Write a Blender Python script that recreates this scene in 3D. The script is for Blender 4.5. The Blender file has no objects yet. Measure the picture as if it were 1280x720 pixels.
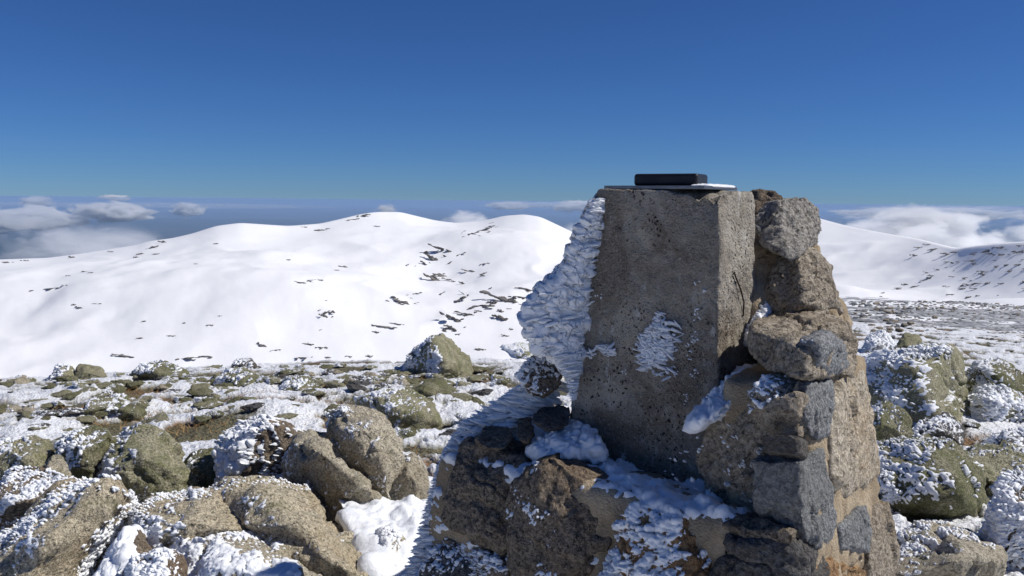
import bpy, bmesh, math, random
import numpy as np
from mathutils import Matrix, Vector

R = math.radians
scene = bpy.context.scene
col = scene.collection
random.seed(7)

# ------------------------------------------------------------------ camera
EYE = np.array([0.0, 0.0, 1.6])
FPX, PITCH, ROLL = 1065.0, R(5.84), R(0.58)
_F = np.array([0, math.cos(PITCH), -math.sin(PITCH)])
_R0 = np.array([1.0, 0, 0]); _U0 = np.array([0, math.sin(PITCH), math.cos(PITCH)])
_R = _R0 * math.cos(ROLL) + _U0 * math.sin(ROLL)
_U = -_R0 * math.sin(ROLL) + _U0 * math.cos(ROLL)
cam_d = bpy.data.cameras.new('camera'); cam = bpy.data.objects.new('camera', cam_d); col.objects.link(cam)
cam.matrix_world = Matrix(((_R[0], _U[0], -_F[0], EYE[0]), (_R[1], _U[1], -_F[1], EYE[1]),
                           (_R[2], _U[2], -_F[2], EYE[2]), (0, 0, 0, 1)))
cam_d.sensor_width = 36; cam_d.lens = 36 * FPX / 1280
cam_d.clip_start = 0.05; cam_d.clip_end = 400000
scene.camera = cam

# ------------------------------------------------------------------ sky, sun, exposure
SUN_AZ, SUN_EL = 92.0, 47.0            # degrees; azimuth clockwise from the view direction (+Y)
SKY_STRENGTH, SUN_STRENGTH = 0.073, 4.3
w = bpy.data.worlds.new('World'); scene.world = w; w.use_nodes = True
nt = w.node_tree; nt.nodes.clear()
sky = nt.nodes.new('ShaderNodeTexSky'); sky.sky_type = 'NISHITA'; sky.sun_disc = False
sky.sun_elevation = R(SUN_EL); sky.sun_rotation = R(SUN_AZ)
sky.altitude = 2600; sky.air_density = 1.0; sky.dust_density = 0.0; sky.ozone_density = 10.0
bg = nt.nodes.new('ShaderNodeBackground'); bg.inputs['Strength'].default_value = SKY_STRENGTH
wo = nt.nodes.new('ShaderNodeOutputWorld')
wb = nt.nodes.new('ShaderNodeMix'); wb.data_type = 'RGBA'; wb.blend_type = 'MULTIPLY'; wb.inputs[0].default_value = 1.0
wb.inputs[7].default_value = (.50, .695, .95, 1)          # cool white balance of the whole sky
nt.links.new(sky.outputs[0], wb.inputs[6]); nt.links.new(wb.outputs[2], bg.inputs[0]); nt.links.new(bg.outputs[0], wo.inputs[0])
sd = np.array([math.sin(R(SUN_AZ)) * math.cos(R(SUN_EL)), math.cos(R(SUN_AZ)) * math.cos(R(SUN_EL)), math.sin(R(SUN_EL))])
sl = bpy.data.lights.new('sun', 'SUN'); sl.energy = SUN_STRENGTH; sl.angle = R(0.53); sl.color = (1.0, 0.96, 0.9)
so = bpy.data.objects.new('sun', sl); col.objects.link(so)
so.rotation_euler = Vector(sd).to_track_quat('Z', 'Y').to_euler(); so.location = (20, 0, 20)
vs = scene.view_settings
vs.view_transform = 'Standard'; vs.look = 'None'; vs.exposure = 0.0; vs.gamma = 1.0; vs.use_curve_mapping = False
scene.cycles.max_bounces = 9; scene.cycles.volume_bounces = 7; scene.cycles.use_denoising = True
scene.cycles.diffuse_bounces = 3

# ------------------------------------------------------------------ noise in numpy
def _h(ix, iy, iz, s):
    with np.errstate(over='ignore'):
        n = (ix.astype(np.int64) * 374761393 + iy.astype(np.int64) * 668265263 + iz.astype(np.int64) * 2147483647 + int(s) * 1274126177).astype(np.uint32)
        n ^= n >> np.uint32(15); n *= np.uint32(2246822519); n ^= n >> np.uint32(13); n *= np.uint32(3266489917); n ^= n >> np.uint32(16)
    return n
def h01(ix, iy, iz, s): return _h(ix, iy, iz, s).astype(np.float64) / 4294967295.0
_G = np.array([(1,1,0),(-1,1,0),(1,-1,0),(-1,-1,0),(1,0,1),(-1,0,1),(1,0,-1),(-1,0,-1),(0,1,1),(0,-1,1),(0,1,-1),(0,-1,-1)], float)
def perlin(p, s=0):
    i = np.floor(p).astype(np.int64); f = p - i
    u = f * f * f * (f * (f * 6 - 15) + 10)
    out = 0
    for dx in (0, 1):
        for dy in (0, 1):
            for dz in (0, 1):
                g = _G[_h(i[:, 0] + dx, i[:, 1] + dy, i[:, 2] + dz, s) % 12]
                d = (g * (f - (dx, dy, dz))).sum(1)
                wt = (u[:, 0] if dx else 1 - u[:, 0]) * (u[:, 1] if dy else 1 - u[:, 1]) * (u[:, 2] if dz else 1 - u[:, 2])
                out = out + wt * d
    return out
def fbm(p, octv=4, s=0, gain=0.5, lac=2.03):
    a, o = 1.0, 0
    for k in range(octv):
        o = o + a * perlin(p, s + k * 17); p = p * lac + 11.3; a *= gain
    return o
def worley(p, s=0):
    i = np.floor(p).astype(np.int64); best = np.full(len(p), 9.0); rid = np.zeros(len(p)); rid2 = np.zeros(len(p))
    for dx in (-1, 0, 1):
        for dy in (-1, 0, 1):
            for dz in (-1, 0, 1):
                c = i + (dx, dy, dz)
                q = np.stack([c[:, k] + h01(c[:, 0], c[:, 1], c[:, 2], s + 31 * k + 1) for k in range(3)], 1)
                d = ((q - p) ** 2).sum(1); m = d < best
                best[m] = d[m]; cm = c[m]
                rid[m] = h01(cm[:, 0], cm[:, 1], cm[:, 2], s + 97); rid2[m] = h01(cm[:, 0], cm[:, 1], cm[:, 2], s + 131)
    return np.sqrt(best), rid, rid2
def sstep(a, b, x): t = np.clip((x - a) / (b - a), 0, 1); return t * t * (3 - 2 * t)

# ------------------------------------------------------------------ pixel rays (1280x720 photograph)
def ray(px, py): return _F + _R * ((px - 640) / FPX) - _U * ((py - 360) / FPX)
def P(px, py, d): return EYE + ray(px, py) * d
def azv(deg): return np.array([math.sin(R(deg)), math.cos(R(deg)), 0.0])
def on_plane(px, py, o, n): 
    v = ray(px, py); return EYE + v * (np.dot(o - EYE, n) / np.dot(v, n))

# ------------------------------------------------------------------ terrain height
LR = np.log([.5, 3, 4, 5, 7, 10, 14, 18, 25, 40, 100, 300, 700]); LZ = [0, 0, -.08, -.24, -.5, -.86, -1.40, -2.13, -3.95, -9.5, -36, -115, -190]
RR = np.log([.5, 3, 5, 7, 10, 15, 25, 40, 70, 120, 200, 400, 700]); RZ = [0, 0, -.2, -.4, -.7, -1.18, -2.28, -3.9, -7.15, -12.6, -26, -70, -120]
_ridge = [(-300, 345), (-150, 335), (0, 327), (60, 325), (110, 318), (170, 308), (185, 303), (215, 299), (240, 293), (270, 283), (300, 279), (330, 281), (360, 283),
          (400, 280), (430, 273), (450, 268), (470, 265), (500, 265), (520, 270), (545, 276), (570, 279), (600, 277), (630, 270), (655, 268),
          (675, 271), (700, 283), (720, 293), (780, 312), (850, 312), (920, 285), (980, 265), (1020, 272), (1060, 283), (1100, 291), (1150, 300),
          (1195, 312), (1215, 309), (1240, 306), (1280, 303), (1400, 300), (1600, 310)]
_raz = []; _rt = []
for x_, y_ in _ridge:
    v = ray(x_, y_); _raz.append(math.degrees(math.atan2(v[0], v[1]))); _rt.append(-v[2] / math.hypot(v[0], v[1]))
def az_of(px): v = ray(px, 300); return math.degrees(math.atan2(v[0], v[1]))
AZG = np.linspace(-50, 50, 2001)
def gsm(v, sig):
    k = int(3 * sig / .05); g = np.exp(-.5 * (np.arange(-k, k + 1) * .05 / sig) ** 2); g /= g.sum()
    return np.convolve(np.pad(v, k, mode='edge'), g, 'valid')
T0G = gsm(np.interp(AZG, _raz, _rt), .22); T1G = gsm(T0G, 6.0)
RRG = gsm(np.interp(AZG, [az_of(0), az_of(300), az_of(480), az_of(560), az_of(660), az_of(800), az_of(1020), az_of(1150), az_of(1225), 45],
                   [1500, 1400, 1500, 1620, 1480, 1500, 1500, 1250, 900, 800]), 2.5)
R_EARTH = 6.371e6
def terrain(x, y, detail=True):
    r = np.hypot(x, y) + 1e-6; az = np.degrees(np.arctan2(x, y)); lr = np.log(r)
    kr = sstep(4, 22, az) * (1 - sstep(75, 130, az))
    near = np.interp(lr, LR, LZ) * (1 - kr) + np.interp(lr, RR, RZ) * kr + .0185 * r * sstep(2, 6, r)
    azc = np.clip(az, -50, 50)
    rr = np.interp(azc, AZG, RRG); v0 = 700 - 250 * kr
    zv = np.interp(np.log(v0), LR, LZ) * (1 - kr) + np.interp(np.log(v0), RR, RZ) * kr + .0185 * v0
    s = np.clip((r - v0) / (rr - v0), 0, 1)
    t1 = np.interp(azc, AZG, T1G); t = t1 + (np.interp(azc, AZG, T0G) - t1) * s ** 5
    zr = EYE[2] - t * rr
    s = np.clip((r - v0) / (rr - v0), 0, 1)
    e = 0.45 * s + 0.55 * np.sin(s * math.pi / 2)
    mnt = zv + (zr - zv) * e
    if detail:
        p = np.stack([x, y, x * 0], 1)
        far = r > 120
        if far.any():
            pf = p[far]; und = np.zeros(len(x))
            und[far] = 42 * fbm(pf / 520 + 3.7, 4, 5, .45) + 10 * (.3 - np.abs(perlin(pf * np.array([1, .6, 1]) / 150 + 7 + .35 * fbm(pf / 90, 2, 15)[:, None], 14))) + 1.0 * fbm(pf / 34, 4, 9)
            mnt = mnt + und * np.sin(np.clip(s, 0, 1) * math.pi) ** 0.8 * np.clip((r - v0) / 60, 0, 1)
    b = np.clip((r - rr) / 3200, 0, 1)
    mnt = np.where(r > rr, zr + (-1190 - zr) * (b * b * (3 - 2 * b)), mnt)
    z = np.where(r < v0, near, mnt)
    if detail:
        p = np.stack([x, y, x * 0], 1)
        nb = r < 400
        if nb.any():
            pn = p[nb]; q = np.zeros(len(x))
            q[nb] = 0.06 * np.clip(r[nb] / 4, 0.5, 4) * fbm(pn / (1.6), 3, 21) * np.clip(r[nb] / 3, 0, 1) * (1 - sstep(100, 400, r[nb])) * (1 - .75 * sstep(9, 17, r[nb]))
            z = z + q
    return z
def tz(x, y): return float(terrain(np.array([x]), np.array([y]))[0])
def hit(px, py, r0=2.0, r1=3000.0):
    v = ray(px, py); hl = math.hypot(v[0], v[1])
    rs = np.exp(np.linspace(math.log(r0), math.log(r1), 520)); k = rs / hl
    xs, ys, zs = v[0] * k, v[1] * k, EYE[2] + v[2] * k
    d = zs - terrain(xs, ys); idx = np.where(d < 0)[0]
    if len(idx) == 0: return None
    i = idx[0]; f = 0. if i == 0 else d[i] / (d[i] - d[i - 1])
    kk = k[i] * (1 - f) + k[i - 1] * f if i else k[i]
    return EYE + v * kk, kk

# ------------------------------------------------------------------ object helpers
def mesh_np(name, V, F, mat, smooth=True, attrs=None):
    me = bpy.data.meshes.new(name)
    V = np.asarray(V, np.float32); F = np.asarray(F, np.int32); nv, nf, k = len(V), len(F), F.shape[1]
    me.vertices.add(nv); me.vertices.foreach_set('co', V.ravel())
    me.loops.add(nf * k); me.loops.foreach_set('vertex_index', F.ravel())
    me.polygons.add(nf); me.polygons.foreach_set('loop_start', np.arange(0, nf * k, k, dtype=np.int32))
    try: me.polygons.foreach_set('loop_total', np.full(nf, k, np.int32))
    except Exception: pass
    me.polygons.foreach_set('use_smooth', np.full(nf, smooth, bool))
    for an, av in (attrs or {}).items():
        a = me.attributes.new(an, 'FLOAT', 'POINT'); a.data.foreach_set('value', np.asarray(av, np.float32))
    me.update(calc_edges=True); me.validate()
    if mat: me.materials.append(mat)
    return me
def obj(name, me, parent=None, loc=None):
    o = bpy.data.objects.new(name, me); col.objects.link(o)
    if parent is not None: o.parent = parent
    if loc is not None: o.location = tuple(loc)
    return o
def tag(o, label, cat, group=None, kind=None):
    o['label'] = label; o['category'] = cat
    if group: o['group'] = group
    if kind: o['kind'] = kind
    return o
def thing(name, loc, label, cat, group=None):
    return tag(obj(name, None, loc=loc), label, cat, group)
_ico = {}
def ico(n):
    if n not in _ico:
        bm = bmesh.new(); bmesh.ops.create_icosphere(bm, subdivisions=n, radius=1)
        V = np.array([v.co[:] for v in bm.verts]); F = np.array([[v.index for v in f.verts] for f in bm.faces]); bm.free()
        V /= np.linalg.norm(V, axis=1)[:, None]; _ico[n] = (V, F)
    return _ico[n]
def vnormals(V, F):
    fn = np.cross(V[F[:, 1]] - V[F[:, 0]], V[F[:, 2]] - V[F[:, 0]]); N = np.zeros_like(V)
    for k in range(3):
        for c in range(3): N[:, c] += np.bincount(F[:, k], fn[:, c], len(V))
    return N / (np.linalg.norm(N, axis=1)[:, None] + 1e-12)
def hull_planes(pts):
    bm = bmesh.new()
    for p in pts: bm.verts.new(p)
    bmesh.ops.convex_hull(bm, input=list(bm.verts), use_existing_faces=False)
    bm.faces.ensure_lookup_table()
    area = 0; c = np.zeros(3); pl = []
    for f in bm.faces:
        a = f.calc_area(); area += a; c += a * np.array(f.calc_center_median()[:])
    c /= area
    for f in bm.faces:
        f.normal_update(); n = np.array(f.normal[:]); h = n @ (np.array(f.verts[0].co[:]) - c)
        if h < 0: n, h = -n, -h
        if f.calc_area() < 1e-9: continue
        if not any(np.dot(n, m) > 0.999 and abs(h - g) < 1e-3 * (1 + h) for m, g in pl): pl.append((n, max(h, 1e-4)))
    bm.free()
    return c, np.array([p[0] for p in pl]), np.array([p[1] for p in pl])
def rock_mesh(pts, res=5, k=22, amp=0.03, freq=1.6, fine=0.008, seed=0, lay=None, cuts=13, fract=.052):
    """rounded polyhedron through pts, roughened; returns V,F in world space"""
    pts = np.asarray(pts, float)
    c, N, H = hull_planes(pts)
    rgc = np.random.default_rng(seed + 7)
    for _ in range(cuts):
        n = rgc.normal(size=3); n /= np.linalg.norm(n); h = ((pts - c) @ n).max() * rgc.uniform(.76, .97)
        N = np.vstack([N, n]); H = np.append(H, h)
    D, F = ico(res)
    dims = pts.max(0) - pts.min(0); dims = np.maximum(dims, dims.max() * .3)
    D = D * dims; D = D / np.linalg.norm(D, axis=1)[:, None]
    s = np.maximum(D @ N.T / H, 0)
    mx = s.max(1); r = 1 / (mx * ((s / mx[:, None]) ** k).sum(1) ** (1 / k))
    V = c + D * r[:, None]; size = float(np.cbrt(np.prod(dims)))
    Nn = vnormals(V, F)
    q = V / size * freq
    dsp = amp * size * (fbm(q, 4, seed) + .5 * (np.abs(perlin(q * 1.7, seed + 5)) - .25) * 2)
    dsp += fine * size * (fbm(V / size * 9, 4, seed + 9, .6) + .8 * (.22 - np.abs(perlin(V / size * 5 + 3, seed + 19))))
    if fract:
        qw = V / size * 1.9 + .35 * np.stack([perlin(V / size * 2.3, seed + 70 + j) for j in range(3)], 1)
        f1, ra, rb = worley(qw, seed + 77); dsp += fract * size * ((ra - .5) + (rb - .5) * 1.4 * (f1 - .4))
        f1, ra, rb = worley(qw * 2.3 + 5, seed + 78); dsp += fract * .38 * size * ((ra - .5) + (rb - .5) * 1.4 * (f1 - .4))
        cr = np.abs(perlin(V / size * 1.15 + .25 * perlin(V / size * 4, seed + 81)[:, None], seed + 80))
        dsp -= fract * .8 * size * np.exp(-(cr / .022) ** 2)
    if lay is not None: dsp += lay * size * perlin(V * np.array([.6, .6, 5.0]) / size * 2.2, seed + 40)
    return V + Nn * dsp[:, None], F
WIND = np.array([-.86, -.42, .20]); WIND /= np.linalg.norm(WIND)
def subdivide(V, F):
    E = np.sort(np.concatenate([F[:, [0, 1]], F[:, [1, 2]], F[:, [2, 0]]]), 1)
    U, inv = np.unique(E[:, 0].astype(np.int64) * len(V) + E[:, 1], return_inverse=True)
    mid = (V[U // len(V)] + V[U % len(V)]) / 2; n = len(F); m = inv.reshape(3, n) + len(V); a, b, c = F.T
    return np.concatenate([V, mid]), np.concatenate([np.stack(q, 1) for q in ((a, m[0], m[2]), (m[0], b, m[1]), (m[2], m[1], c), (m[0], m[1], m[2]))])
def compact(V, F):
    used, inv = np.unique(F, return_inverse=True); return V[used], inv.reshape(F.shape)
def rime_shell(V, F, seed, cover=0.0, cell=.02, sheet=.006, a=.75, b=.55, nz=.55, nfreq=4.0, W=WIND, lump=1.0, sub=0):
    """crust of rime knobs standing proud of a rock surface, grown towards the wind"""
    N = vnormals(V, F)
    def mask(V, N): return a * (N @ W) + b * N[:, 2] + nz * fbm(V * nfreq, 3, seed + 3) - .62 + cover
    vd = V - EYE; vd /= np.linalg.norm(vd, axis=1)[:, None]
    m = mask(V, N); F = F[((m > -.3) & ((N * vd).sum(1) < .45))[F].any(1)]
    if len(F) < 20: return None
    V, F = compact(V, F)
    for _ in range(sub): V, F = subdivide(V, F)
    N = vnormals(V, F); m = mask(V, N)
    p = V - np.outer(V @ W, W) * .45; G = V + .25 * cell * np.stack([perlin(V / cell * .8, seed + j) for j in (1, 2, 3)], 1)
    p = p + (G - V)
    F1, r1, r2 = worley(p / cell, seed + 50); G1, g1, g2 = worley(p / (cell * .5), seed + 60)
    act = r1 < np.clip((m + .28) / .6, 0, 1); act2 = g1 < np.clip((m + .30) / .5, 0, 1)
    off = -.004 + act * cell * lump * (.2 + .6 * r2) * np.sqrt(np.clip(1.1 - (F1 / .70) ** 2, 0, 1.1))
    off += act2 * (cell * .38 * (.4 + g2)) * np.sqrt(np.clip(1.05 - (G1 / .7) ** 2, 0, 1.05))
    off += sheet * sstep(.05, .45, m) * (1 + .8 * perlin(V * 11, seed + 8)) + (act & (m > .12)) * cell * .15
    d = N * .7 + W * .45
    Fk = F[(off[F] > -.002).any(1)]
    if len(Fk) < 20: return None
    return compact(V + d * off[:, None], Fk)

# ------------------------------------------------------------------ material helpers
class NB:
    def __init__(s, name):
        s.m = bpy.data.materials.new(name); s.m.use_nodes = True; s.nt = s.m.node_tree; s.nt.nodes.clear()
        s.out = s.n('ShaderNodeOutputMaterial'); s.tc = s.n('ShaderNodeTexCoord')
    def n(s, t, **kw):
        x = s.nt.nodes.new(t)
        for k, v in kw.items(): setattr(x, k, v)
        return x
    def l(s, a, b): s.nt.links.new(a, b)
    def put(s, inp, v):
        if hasattr(v, 'is_linked') or isinstance(v, bpy.types.NodeSocket): s.l(v, inp)
        else: inp.default_value = (tuple(v) + (1,) if isinstance(v, (tuple, list)) and len(v) == 3 and inp.type == 'RGBA' else v)
    def coord(s, scale=(1, 1, 1), kind='Object'):
        mp = s.n('ShaderNodeMapping'); s.l(s.tc.outputs[kind], mp.inputs[0]); mp.inputs['Scale'].default_value = scale
        oi = s.n('ShaderNodeObjectInfo'); mu = s.n('ShaderNodeMath', operation='MULTIPLY'); s.l(oi.outputs['Random'], mu.inputs[0]); mu.inputs[1].default_value = 37
        s.l(mu.outputs[0], mp.inputs['Location']); return mp.outputs[0]
    def noise(s, c, scale, detail=4, rough=.55, dist=0):
        x = s.n('ShaderNodeTexNoise'); s.l(c, x.inputs['Vector']); x.inputs['Scale'].default_value = scale
        x.inputs['Detail'].default_value = detail; x.inputs['Roughness'].default_value = rough; x.inputs['Distortion'].default_value = dist
        return x.outputs['Fac']
    def vor(s, c, scale, out='Distance', feature='F1'):
        x = s.n('ShaderNodeTexVoronoi', feature=feature); s.l(c, x.inputs['Vector']); x.inputs['Scale'].default_value = scale
        return x.outputs[out]
    def ramp(s, f, a, b, lo=0., hi=1.):
        x = s.n('ShaderNodeMapRange', interpolation_type='SMOOTHSTEP'); s.l(f, x.inputs[0])
        x.inputs[1].default_value = a; x.inputs[2].default_value = b; x.inputs[3].default_value = lo; x.inputs[4].default_value = hi
        return x.outputs[0]
    def mix(s, f, a, b):
        x = s.n('ShaderNodeMix', data_type='RGBA'); s.put(x.inputs[0], f); s.put(x.inputs[6], a); s.put(x.inputs[7], b); return x.outputs[2]
    def math(s, op, a, b=0.):
        x = s.n('ShaderNodeMath', operation=op); s.put(x.inputs[0], a); s.put(x.inputs[1], b); return x.outputs[0]
    def attr(s, name):
        x = s.n('ShaderNodeAttribute'); x.attribute_name = name; return x.outputs['Fac']
    def bump(s, h, strength=.4, dist=.01, nrm=None):
        x = s.n('ShaderNodeBump'); s.l(h, x.inputs['Height']); x.inputs['Strength'].default_value = strength; x.inputs['Distance'].default_value = dist
        if nrm is not None: s.l(nrm, x.inputs['Normal'])
        return x.outputs[0]
    def bsdf(s, color, rough=.8, nrm=None, spec=.3, metal=0., sss=0.):
        x = s.n('ShaderNodeBsdfPrincipled'); s.put(x.inputs['Base Color'], color); s.put(x.inputs['Roughness'], rough)
        x.inputs['Specular IOR Level'].default_value = spec; x.inputs['Metallic'].default_value = metal
        if nrm is not None: s.l(nrm, x.inputs['Normal'])
        if sss: x.inputs['Subsurface Weight'].default_value = sss; x.inputs['Subsurface Radius'].default_value = (.03, .04, .05); x.inputs['Subsurface Scale'].default_value = .5
        s.l(x.outputs[0], s.out.inputs['Surface']); return s.m

def granite(name, light, mid, dark, stain, stain_amt=.5, lichen=None, lic_amt=.5, grain=90, sparkle=.8):
    b = NB(name); c = b.coord()
    g1 = b.noise(c, grain, 2, .6); g2 = b.noise(c, grain * .8, 4, .75); big = b.noise(c, 2.1, 5, .6, .4); med = b.noise(c, 9, 5, .65)
    k = b.mix(b.ramp(g1, .44, .58), mid, light)
    k = b.mix(b.ramp(g2, .50, .64, 0, .92), k, dark)
    k = b.mix(b.ramp(b.noise(c, grain * 1.7, 2, .6), .56, .68, 0, sparkle), k, tuple(min(.8, x * 1.3) for x in light))
    k = b.mix(b.math('MULTIPLY', b.ramp(big, .42, .66), stain_amt), k, stain)
    k = b.mix(b.math('MULTIPLY', b.ramp(med, .55, .75), .38), k, tuple(x * .4 for x in mid))
    if lichen:
        lm = b.math('MULTIPLY', b.ramp(b.noise(c, 5.5, 6, .7, .5), .62 - .3 * lic_amt, .74 - .3 * lic_amt), b.ramp(b.noise(c, 48, 3, .6), .35, .6, .25, 1))
        k = b.mix(b.math('MULTIPLY', lm, .85), k, b.mix(b.ramp(b.noise(c, 70, 2), .4, .6), lichen, tuple(x * .5 for x in lichen)))
    g3 = b.noise(c, 24, 6, .75)
    hgt = b.math('ADD', b.math('MULTIPLY', g2, .45), b.math('ADD', b.math('MULTIPLY', med, .8), b.math('ADD', b.math('MULTIPLY', g3, 1.1), b.math('MULTIPLY', g1, .3))))
    n = b.bump(hgt, .85, .024)
    return b.bsdf(k, .85, n, .25)

M = {}
M['tan'] = granite('granite_tan', (.66, .58, .43), (.40, .34, .24), (.055, .05, .04), (.33, .235, .13), .45, (.22, .215, .11), .2)
M['tan2'] = granite('granite_grey_tan', (.60, .54, .42), (.36, .32, .24), (.055, .05, .042), (.27, .22, .15), .45, (.22, .22, .12), .3)
M['olive'] = granite('granite_olive', (.47, .44, .31), (.235, .22, .145), (.045, .043, .033), (.20, .18, .11), .45, (.24, .245, .12), .55)
M['olive2'] = granite('granite_moss', (0.336, 0.312, 0.216), (0.162, 0.156, 0.096), (.025, .025, .02), (.12, .10, .055), .5, (.17, .18, .075), .7)
M['brown'] = granite('granite_brown', (0.297, 0.242, 0.182), (0.160, 0.130, 0.097), (.03, .026, .022), (.15, .095, .055), .5, None)
M['dark'] = granite('schist_dark', (.17, .168, .168), (.088, .087, .086), (.025, .024, .024), (.09, .073, .055), .6, None, grain=90, sparkle=.3)
M['grey'] = granite('stone_warm_grey', (.42, .39, .345), (.25, .23, .20), (.06, .055, .048), (.24, .19, .135), .5, None, grain=80, sparkle=.5)
M['slate'] = granite('schist_blue_grey', (.34, .35, .355), (.19, .197, .20), (.075, .077, .08), (.16, .155, .14), .5, None, grain=110, sparkle=.3)
M['ochre'] = granite('stone_ochre', (.60, .53, .42), (.42, .36, .27), (.13, .105, .075), (.46, .31, .16), .45, None, grain=60)
M['orange'] = granite('stone_orange', (.42, .27, .14), (.27, .165, .08), (.06, .035, .02), (.26, .13, .055), .5, None, grain=70)
M['greytan'] = granite('stone_grey_brown', (.44, .38, .30), (.26, .22, .165), (.055, .046, .036), (.25, .185, .115), .45, None, grain=80)

def snow_mat(name, color=(.86, .88, .91), bs=60, strength=.35, dist=.01, sss=0.):
    b = NB(name); c = b.coord()
    h = b.math('ADD', b.noise(c, bs, 4, .65), b.math('MULTIPLY', b.vor(c, bs * .8), .5))
    k = b.mix(b.noise(c, 7, 4), tuple(x * .96 for x in color), color)
    return b.bsdf(k, .55, b.bump(h, strength, dist), .3, 0, sss)
M['rime'] = snow_mat('rime_ice')
M['feather'] = snow_mat('rime_feather', (.90, .915, .93), 70, .5, .008)

# ------------------------------------------------------------------ haze-free setting: ground, mountains, lowland
def polar(azs, rs, zf):
    A, Rr = np.meshgrid(azs, rs); x = (Rr * np.sin(np.radians(A))).ravel(); y = (Rr * np.cos(np.radians(A))).ravel()
    na, nr = len(azs), len(rs); i = np.arange(nr - 1)[:, None] * na + np.arange(na - 1)[None]
    F = np.stack([i, i + 1, i + 1 + na, i + na], -1).reshape(-1, 4)
    return x, y, F[:, ::-1]
def ground_near(x, y):
    z = terrain(x, y); r = np.hypot(x, y); p = np.stack([x, y, z * 0], 1)
    az = np.degrees(np.arctan2(x, y)); right = sstep(8, 20, az)
    c = fbm(p * np.array([1.1, 1.1, 1]) + 5, 5, 77, .6)
    far = sstep(4.5, 9, r)
    bare = sstep(.10 - .17 * far * (1 - right) - .02 * right * far, .34 - .14 * far, c + .25 * perlin(p * 9, 3) + .12 * perlin(p * 24, 4))
    gz = sstep(30, 34, r)
    F1, r1, r2 = worley(p * 13 , 5); G1, _, _ = worley(p * 31, 6)
    lump = .036 * (r1 * .8 + .2) * np.clip(1 - F1, 0, 1) + .024 * np.clip(1 - G1, 0, 1) + .03 * fbm(p * 3, 3, 91)
    dz = lump * (1 - .8 * bare) - .03 * bare + .015 * bare * fbm(p * 22, 2, 8)
    return z + dz * (1 - gz), bare
b = NB('ground_snow_and_heath'); c = b.coord(kind='Object')
bare = b.attr('bare')
heath = b.mix(b.ramp(b.noise(c, 1.1, 4, .6), .52, .62), (.15, .145, .085), (.24, .135, .065))
heath = b.mix(b.ramp(b.noise(c, 26, 3, .7), .45, .62), heath, (.045, .038, .028))
heath = b.mix(b.ramp(b.noise(c, 60, 2, .7), .55, .66), heath, (.30, .24, .15))
kk = b.mix(bare, b.mix(b.noise(c, 5, 4), (.83, .85, .88), (.88, .89, .91)), heath)
hh = b.math('ADD', b.noise(c, 38, 4, .65), b.math('MULTIPLY', b.vor(c, 30), .7))
M['ground'] = b.bsdf(kk, b.ramp(bare, 0, 1, .5, .9), b.bump(hh, .8, .03), .3)
azs = np.concatenate([np.linspace(-180, -48, 40)[:-1], np.linspace(-48, 48, 740), np.linspace(48, 180, 40)[1:]])
rs = np.concatenate([[.05, .3, .8, 1.4], np.exp(np.linspace(math.log(1.9), math.log(34), 300))])
x, y, F = polar(azs, rs, None); z, bare = ground_near(x, y)
g = obj('ground', mesh_np('ground', np.stack([x, y, z], 1), F, M['ground'], True, {'bare': bare})); g['kind'] = 'structure'

b = NB('mountain_snow'); c = b.coord(kind='Object')
sc = b.math('MULTIPLY', b.ramp(b.math('ADD', b.attr('scree'), b.math('MULTIPLY', b.noise(c, .55, 6, .75), 1.5)), 1.22, 1.46), b.ramp(b.attr('scree'), .05, .5))
rub = b.mix(b.ramp(b.noise(c, 1.7, 5, .75), .45, .6), (.2, .2, .205), (.62, .62, .62))
kk = b.mix(sc, b.mix(b.noise(c, .02, 5, .6), (.87, .875, .885), (.91, .912, .92)), rub)
M['mountain'] = b.bsdf(kk, .6, b.bump(b.math('ADD', b.noise(c, .06, 6, .6), b.math('MULTIPLY', b.noise(c, .5, 5, .65), .18)), .22, 2.0), .2)
azs = np.concatenate([np.linspace(-180, -48, 60)[:-1], np.linspace(-48, 48, 720), np.linspace(48, 180, 60)[1:]])
rs = np.concatenate([np.exp(np.linspace(math.log(33.5), math.log(420), 90)), np.linspace(425, 1800, 190), np.linspace(1830, 6500, 40)])
x, y, F = polar(azs, rs, None); z = terrain(x, y); r = np.hypot(x, y); az = np.degrees(np.arctan2(x, y))
p = np.stack([x, y, x * 0], 1)
scr = (fbm(p * np.array([.02, .055, 1]), 5, 63, .65) + .35 * (fbm(p * .35, 3, 64)))
band = sstep(14, 22, az) * (1 - sstep(150, 190, r))
scree = sstep(-.03, .3, scr + .12) * band
z = z + scree * .12 * np.clip(fbm(p * .8, 3, 66), 0, 1)
m_ = obj('snowy_mountains', mesh_np('snowy_mountains', np.stack([x, y, z], 1), F, M['mountain'], True, {'scree': scree})); m_['kind'] = 'structure'

b = NB('lowland_forest'); c = b.coord(kind='Object')
kk = b.mix(b.ramp(b.noise(c, .00025, 6, .6), .42, .6), (.030, .042, .030), (.085, .08, .055))
M['low'] = b.bsdf(kk, .9, None, .1)
azs = np.linspace(-180, 180, 241); rs = np.exp(np.linspace(math.log(2600), math.log(130000), 110))
x, y, F = polar(azs, rs, None); r = np.hypot(x, y)
p = np.stack([x, y, x * 0], 1)
z = -1150 + 160 * fbm(p / 9000, 4, 70) * np.clip((r - 4000) / 8000, 0, 1) * (1 - sstep(60000, 110000, r))
lw = obj('lowland', mesh_np('lowland', np.stack([x, y, z], 1), F, M['low'])); lw['kind'] = 'structure'

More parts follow.
